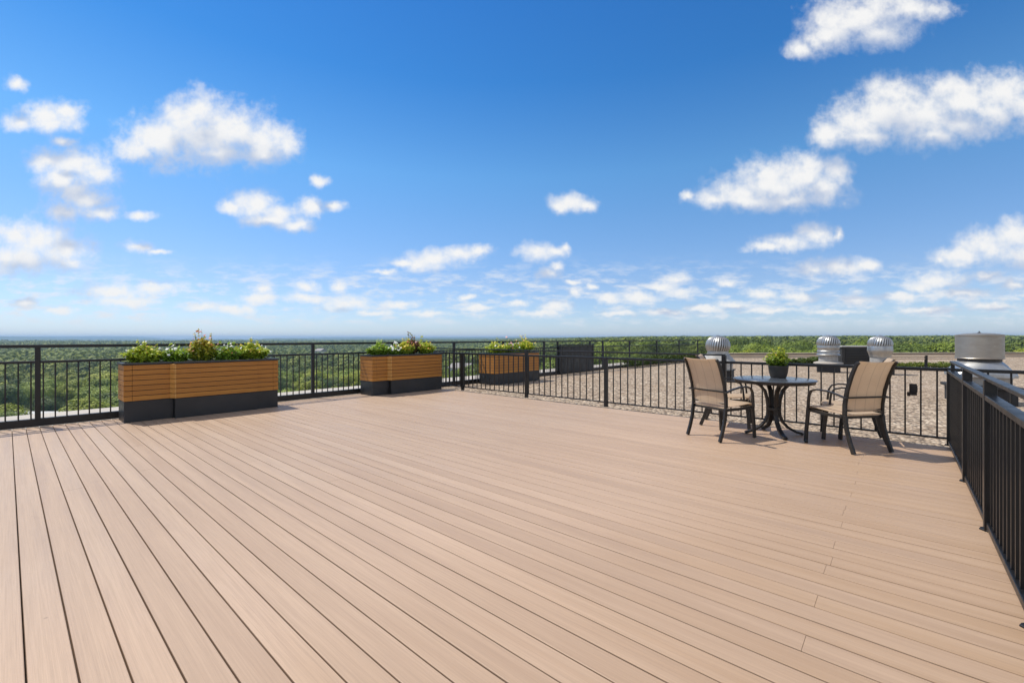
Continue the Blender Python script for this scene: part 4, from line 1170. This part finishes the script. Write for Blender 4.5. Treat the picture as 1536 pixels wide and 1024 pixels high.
def cloud_group():
    g = bpy.data.node_groups.new('cloud_field', 'ShaderNodeTree')
    g.interface.new_socket('Direction', in_out='INPUT', socket_type='NodeSocketVector')
    g.interface.new_socket('Field', in_out='OUTPUT', socket_type='NodeSocketFloat')
    g.interface.new_socket('Smooth', in_out='OUTPUT', socket_type='NodeSocketFloat')
    g.interface.new_socket('Low', in_out='OUTPUT', socket_type='NodeSocketFloat')
    nt = NT(g); gi = nt.n('NodeGroupInput'); go = nt.n('NodeGroupOutput')
    D = nt.vm('NORMALIZE', gi.outputs[0])
    s = nt.n('ShaderNodeSeparateXYZ'); nt.l(D, s.inputs[0])
    # a far wall of fair-weather cloud standing out over the valley: (along the wall, up the wall)
    fw = nt.m('MAXIMUM', nt.vm('DOT_PRODUCT', D, (-0.6589, 0.7520, 0.0), out=1), 0.02)
    az = nt.m('DIVIDE', nt.vm('DOT_PRODUCT', D, (0.7522, 0.6592, 0.0), out=1), fw); el = nt.m('DIVIDE', s.outputs[2], fw)
    c = nt.n('ShaderNodeCombineXYZ'); nt.l(az, c.inputs[0]); nt.l(el, c.inputs[1])
    P = c.outputs[0]
    def cnoise(scale, detail, rough):
        x = nt.n('ShaderNodeTexNoise'); nt.l(P, x.inputs['Vector'])
        x.inputs['Scale'].default_value = scale; x.inputs['Detail'].default_value = detail; x.inputs['Roughness'].default_value = rough
        return x
    w1 = cnoise(13.0, 2, 0.5); w2 = cnoise(40.0, 3, 0.55)
    Pw = nt.vm('ADD', P, nt.vm('MULTIPLY', nt.vm('SUBTRACT', w1.outputs['Color'], (0.5, 0.5, 0.5)), (0.034, 0.018, 0.0)))
    Pw = nt.vm('ADD', Pw, nt.vm('MULTIPLY', nt.vm('SUBTRACT', w2.outputs['Color'], (0.5, 0.5, 0.5)), (0.020, 0.016, 0.0)))
    acc = None
    for (a, e, ra, re) in CLOUDS:
        k = 1.27; re = re*1.06
        v = nt.vm('MULTIPLY_ADD', Pw, (1/(ra*k), 1/(re*k), 0.0), (-a/(ra*k), -e/(re*k), 0.0))
        ln = nt.vm('LENGTH', v, out=1)
        acc = ln if acc is None else nt.m('SMOOTH_MIN', acc, ln, 0.45)
    puff = cnoise(25.0, 7, 0.58).outputs['Fac']; fine = cnoise(75.0, 4, 0.6).outputs['Fac']
    f = nt.m('SUBTRACT', 0.98, acc)
    nt.l(f, go.inputs[1])
    f = nt.m('ADD', f, nt.m('MULTIPLY', nt.m('SUBTRACT', puff, 0.5), 1.25))
    f = nt.m('ADD', f, nt.m('MULTIPLY', nt.m('SUBTRACT', fine, 0.5), 0.32))
    nt.l(f, go.inputs[0])
    # thin broken layer low over the horizon
    lp = nt.vm('MULTIPLY', P, (1.0, 3.2, 0.0))
    ln = nt.n('ShaderNodeTexNoise'); nt.l(lp, ln.inputs['Vector']); ln.inputs['Scale'].default_value = 15.0; ln.inputs['Detail'].default_value = 7; ln.inputs['Roughness'].default_value = 0.62
    band = nt.m('MULTIPLY', nt.maprange(el, 0.01, 0.05, 0, 1, True), nt.maprange(el, 0.10, 0.20, 1, 0, True))
    nt.l(nt.m('MULTIPLY', nt.maprange(ln.outputs['Fac'], 0.43, 0.70, 0, 1, True), band), go.inputs[2])
    return g

W = bpy.data.worlds.new('World'); scene.world = W; W.use_nodes = True
wt = W.node_tree
for x in list(wt.nodes): wt.nodes.remove(x)
nt = NT(wt)
out = nt.n('ShaderNodeOutputWorld'); bg = nt.n('ShaderNodeBackground'); bg.inputs['Strength'].default_value = 0.15
sky = nt.n('ShaderNodeTexSky'); sky.sky_type = 'NISHITA'; sky.sun_disc = False
sky.sun_elevation = sun_el; sky.sun_rotation = sun_az; sky.altitude = 120; sky.air_density = 1.0; sky.dust_density = 0.1; sky.ozone_density = 1.6
G = cloud_group()
tc = nt.n('ShaderNodeTexCoord'); d0 = tc.outputs['Generated']
g0 = nt.n('ShaderNodeGroup'); g0.node_tree = G; nt.l(d0, g0.inputs[0])
up = tuple(-SUN*0.026 + Vector((0, 0, 0.030)))
g1 = nt.n('ShaderNodeGroup'); g1.node_tree = G; nt.l(nt.vm('ADD', d0, up), g1.inputs[0])
alpha = nt.maprange(g0.outputs[0], -0.10, 0.92, 0, 1, True)
grad = nt.m('SUBTRACT', g0.outputs[0], g1.outputs[0])
# towards the top and the sunny side the cloud thins out and shines; the base and the thick middle stay grey
form = nt.m('SUBTRACT', g0.outputs[1], g1.outputs[1])
sh = nt.m('ADD', nt.m('MULTIPLY', grad, 0.45), nt.m('MULTIPLY', form, 1.0))
sh = nt.m('ADD', sh, nt.m('MULTIPLY', g0.outputs[0], -0.20))
lit = nt.maprange(sh, -0.55, 0.72, 0, 1, True)
ccol = nt.mix(lit, (3.75, 4.2, 5.1), (6.35, 6.3, 6.2))
sz = nt.n('ShaderNodeSeparateXYZ'); nt.l(d0, sz.inputs[0])
# deep polarised blue overhead, clean pale blue at the horizon
tint = nt.ramp(sz.outputs[2], [(0.0, (0.56, 0.66, 0.96)), (0.04, (0.58, 0.68, 0.94)), (0.12, (0.60, 0.69, 0.89)), (0.25, (0.54, 0.78, 0.98)), (0.34, (0.48, 0.84, 1.05)), (0.5, (0.22, 0.66, 1.02)), (0.6, (0.19, 0.62, 1.02))])
skyc = nt.mix(1.0, sky.outputs[0], tint, 'MULTIPLY')
low = nt.mix(nt.m('MULTIPLY', g0.outputs[2], 0.85), skyc, (5.6, 5.8, 6.1))
fin = nt.mix(nt.m('MULTIPLY', alpha, 0.97), low, ccol)
# broken cloud added over the unseen sky (overhead, behind the terrace) for neutral fill light
over = nt.noise(nt.vm('MULTIPLY', d0, (1.0, 1.0, 1.6)), 3.2, 6, 0.6)
fwd = nt.vm('DOT_PRODUCT', d0, (-0.6589, 0.7520, 0.0), out=1)
rest = nt.m('MAXIMUM', nt.maprange(sz.outputs[2], 0.66, 0.80, 0, 1, True), nt.m('MULTIPLY', nt.maprange(fwd, 0.25, 0.0, 0, 1, True), nt.maprange(sz.outputs[2], 0.02, 0.12, 0, 1, True)))
fin = nt.mix(nt.m('MULTIPLY', nt.maprange(over, 0.40, 0.56, 0, 1, True), rest), fin, (5.6, 5.6, 5.6))
nt.l(fin, bg.inputs['Color']); nt.l(bg.outputs[0], out.inputs['Surface'])
W.cycles.sampling_method = 'MANUAL'; W.cycles.sample_map_resolution = 512

# the air over the valley
mb = MB(); mb.box(-9700, 9700, -9700, 9700, -75, 31)
m = bpy.data.materials.new('air'); m.use_nodes = True
t = m.node_tree; t.nodes.remove(t.nodes['Principled BSDF'])
pv = t.nodes.new('ShaderNodeVolumePrincipled'); pv.inputs['Color'].default_value = (0.46, 0.69, 0.96, 1); pv.inputs['Density'].default_value = 2.2e-4; pv.inputs['Anisotropy'].default_value = 0.2
t.links.new(pv.outputs[0], t.nodes['Material Output'].inputs['Volume'])
tag(mb.build('haze', m), kind='stuff')

# ------------------------------------------------------------------ camera and output
cam = bpy.data.cameras.new('camera'); co = bpy.data.objects.new('camera', cam); COL.objects.link(co)
co.location = (0, 0, 1.25); co.rotation_euler = (PI/2, 0, math.atan2(0.6589, 0.7520))
cam.sensor_width = 36; cam.lens = 664/1536*36; cam.shift_y = -5/1536
cam.clip_start = 0.05; cam.clip_end = 60000
scene.camera = co
scene.view_settings.view_transform = 'Standard'; scene.view_settings.look = 'None'
scene.view_settings.exposure = 0.0; scene.view_settings.gamma = 1.0
scene.render.engine = 'CYCLES'
cy = scene.cycles
cy.use_denoising = True; cy.max_bounces = 7; cy.diffuse_bounces = 3; cy.glossy_bounces = 3; cy.transmission_bounces = 4; cy.transparent_max_bounces = 12; cy.volume_bounces = 0
cy.sample_clamp_indirect = 6.0
scene.render.resolution_x = 1024; scene.render.resolution_y = 682
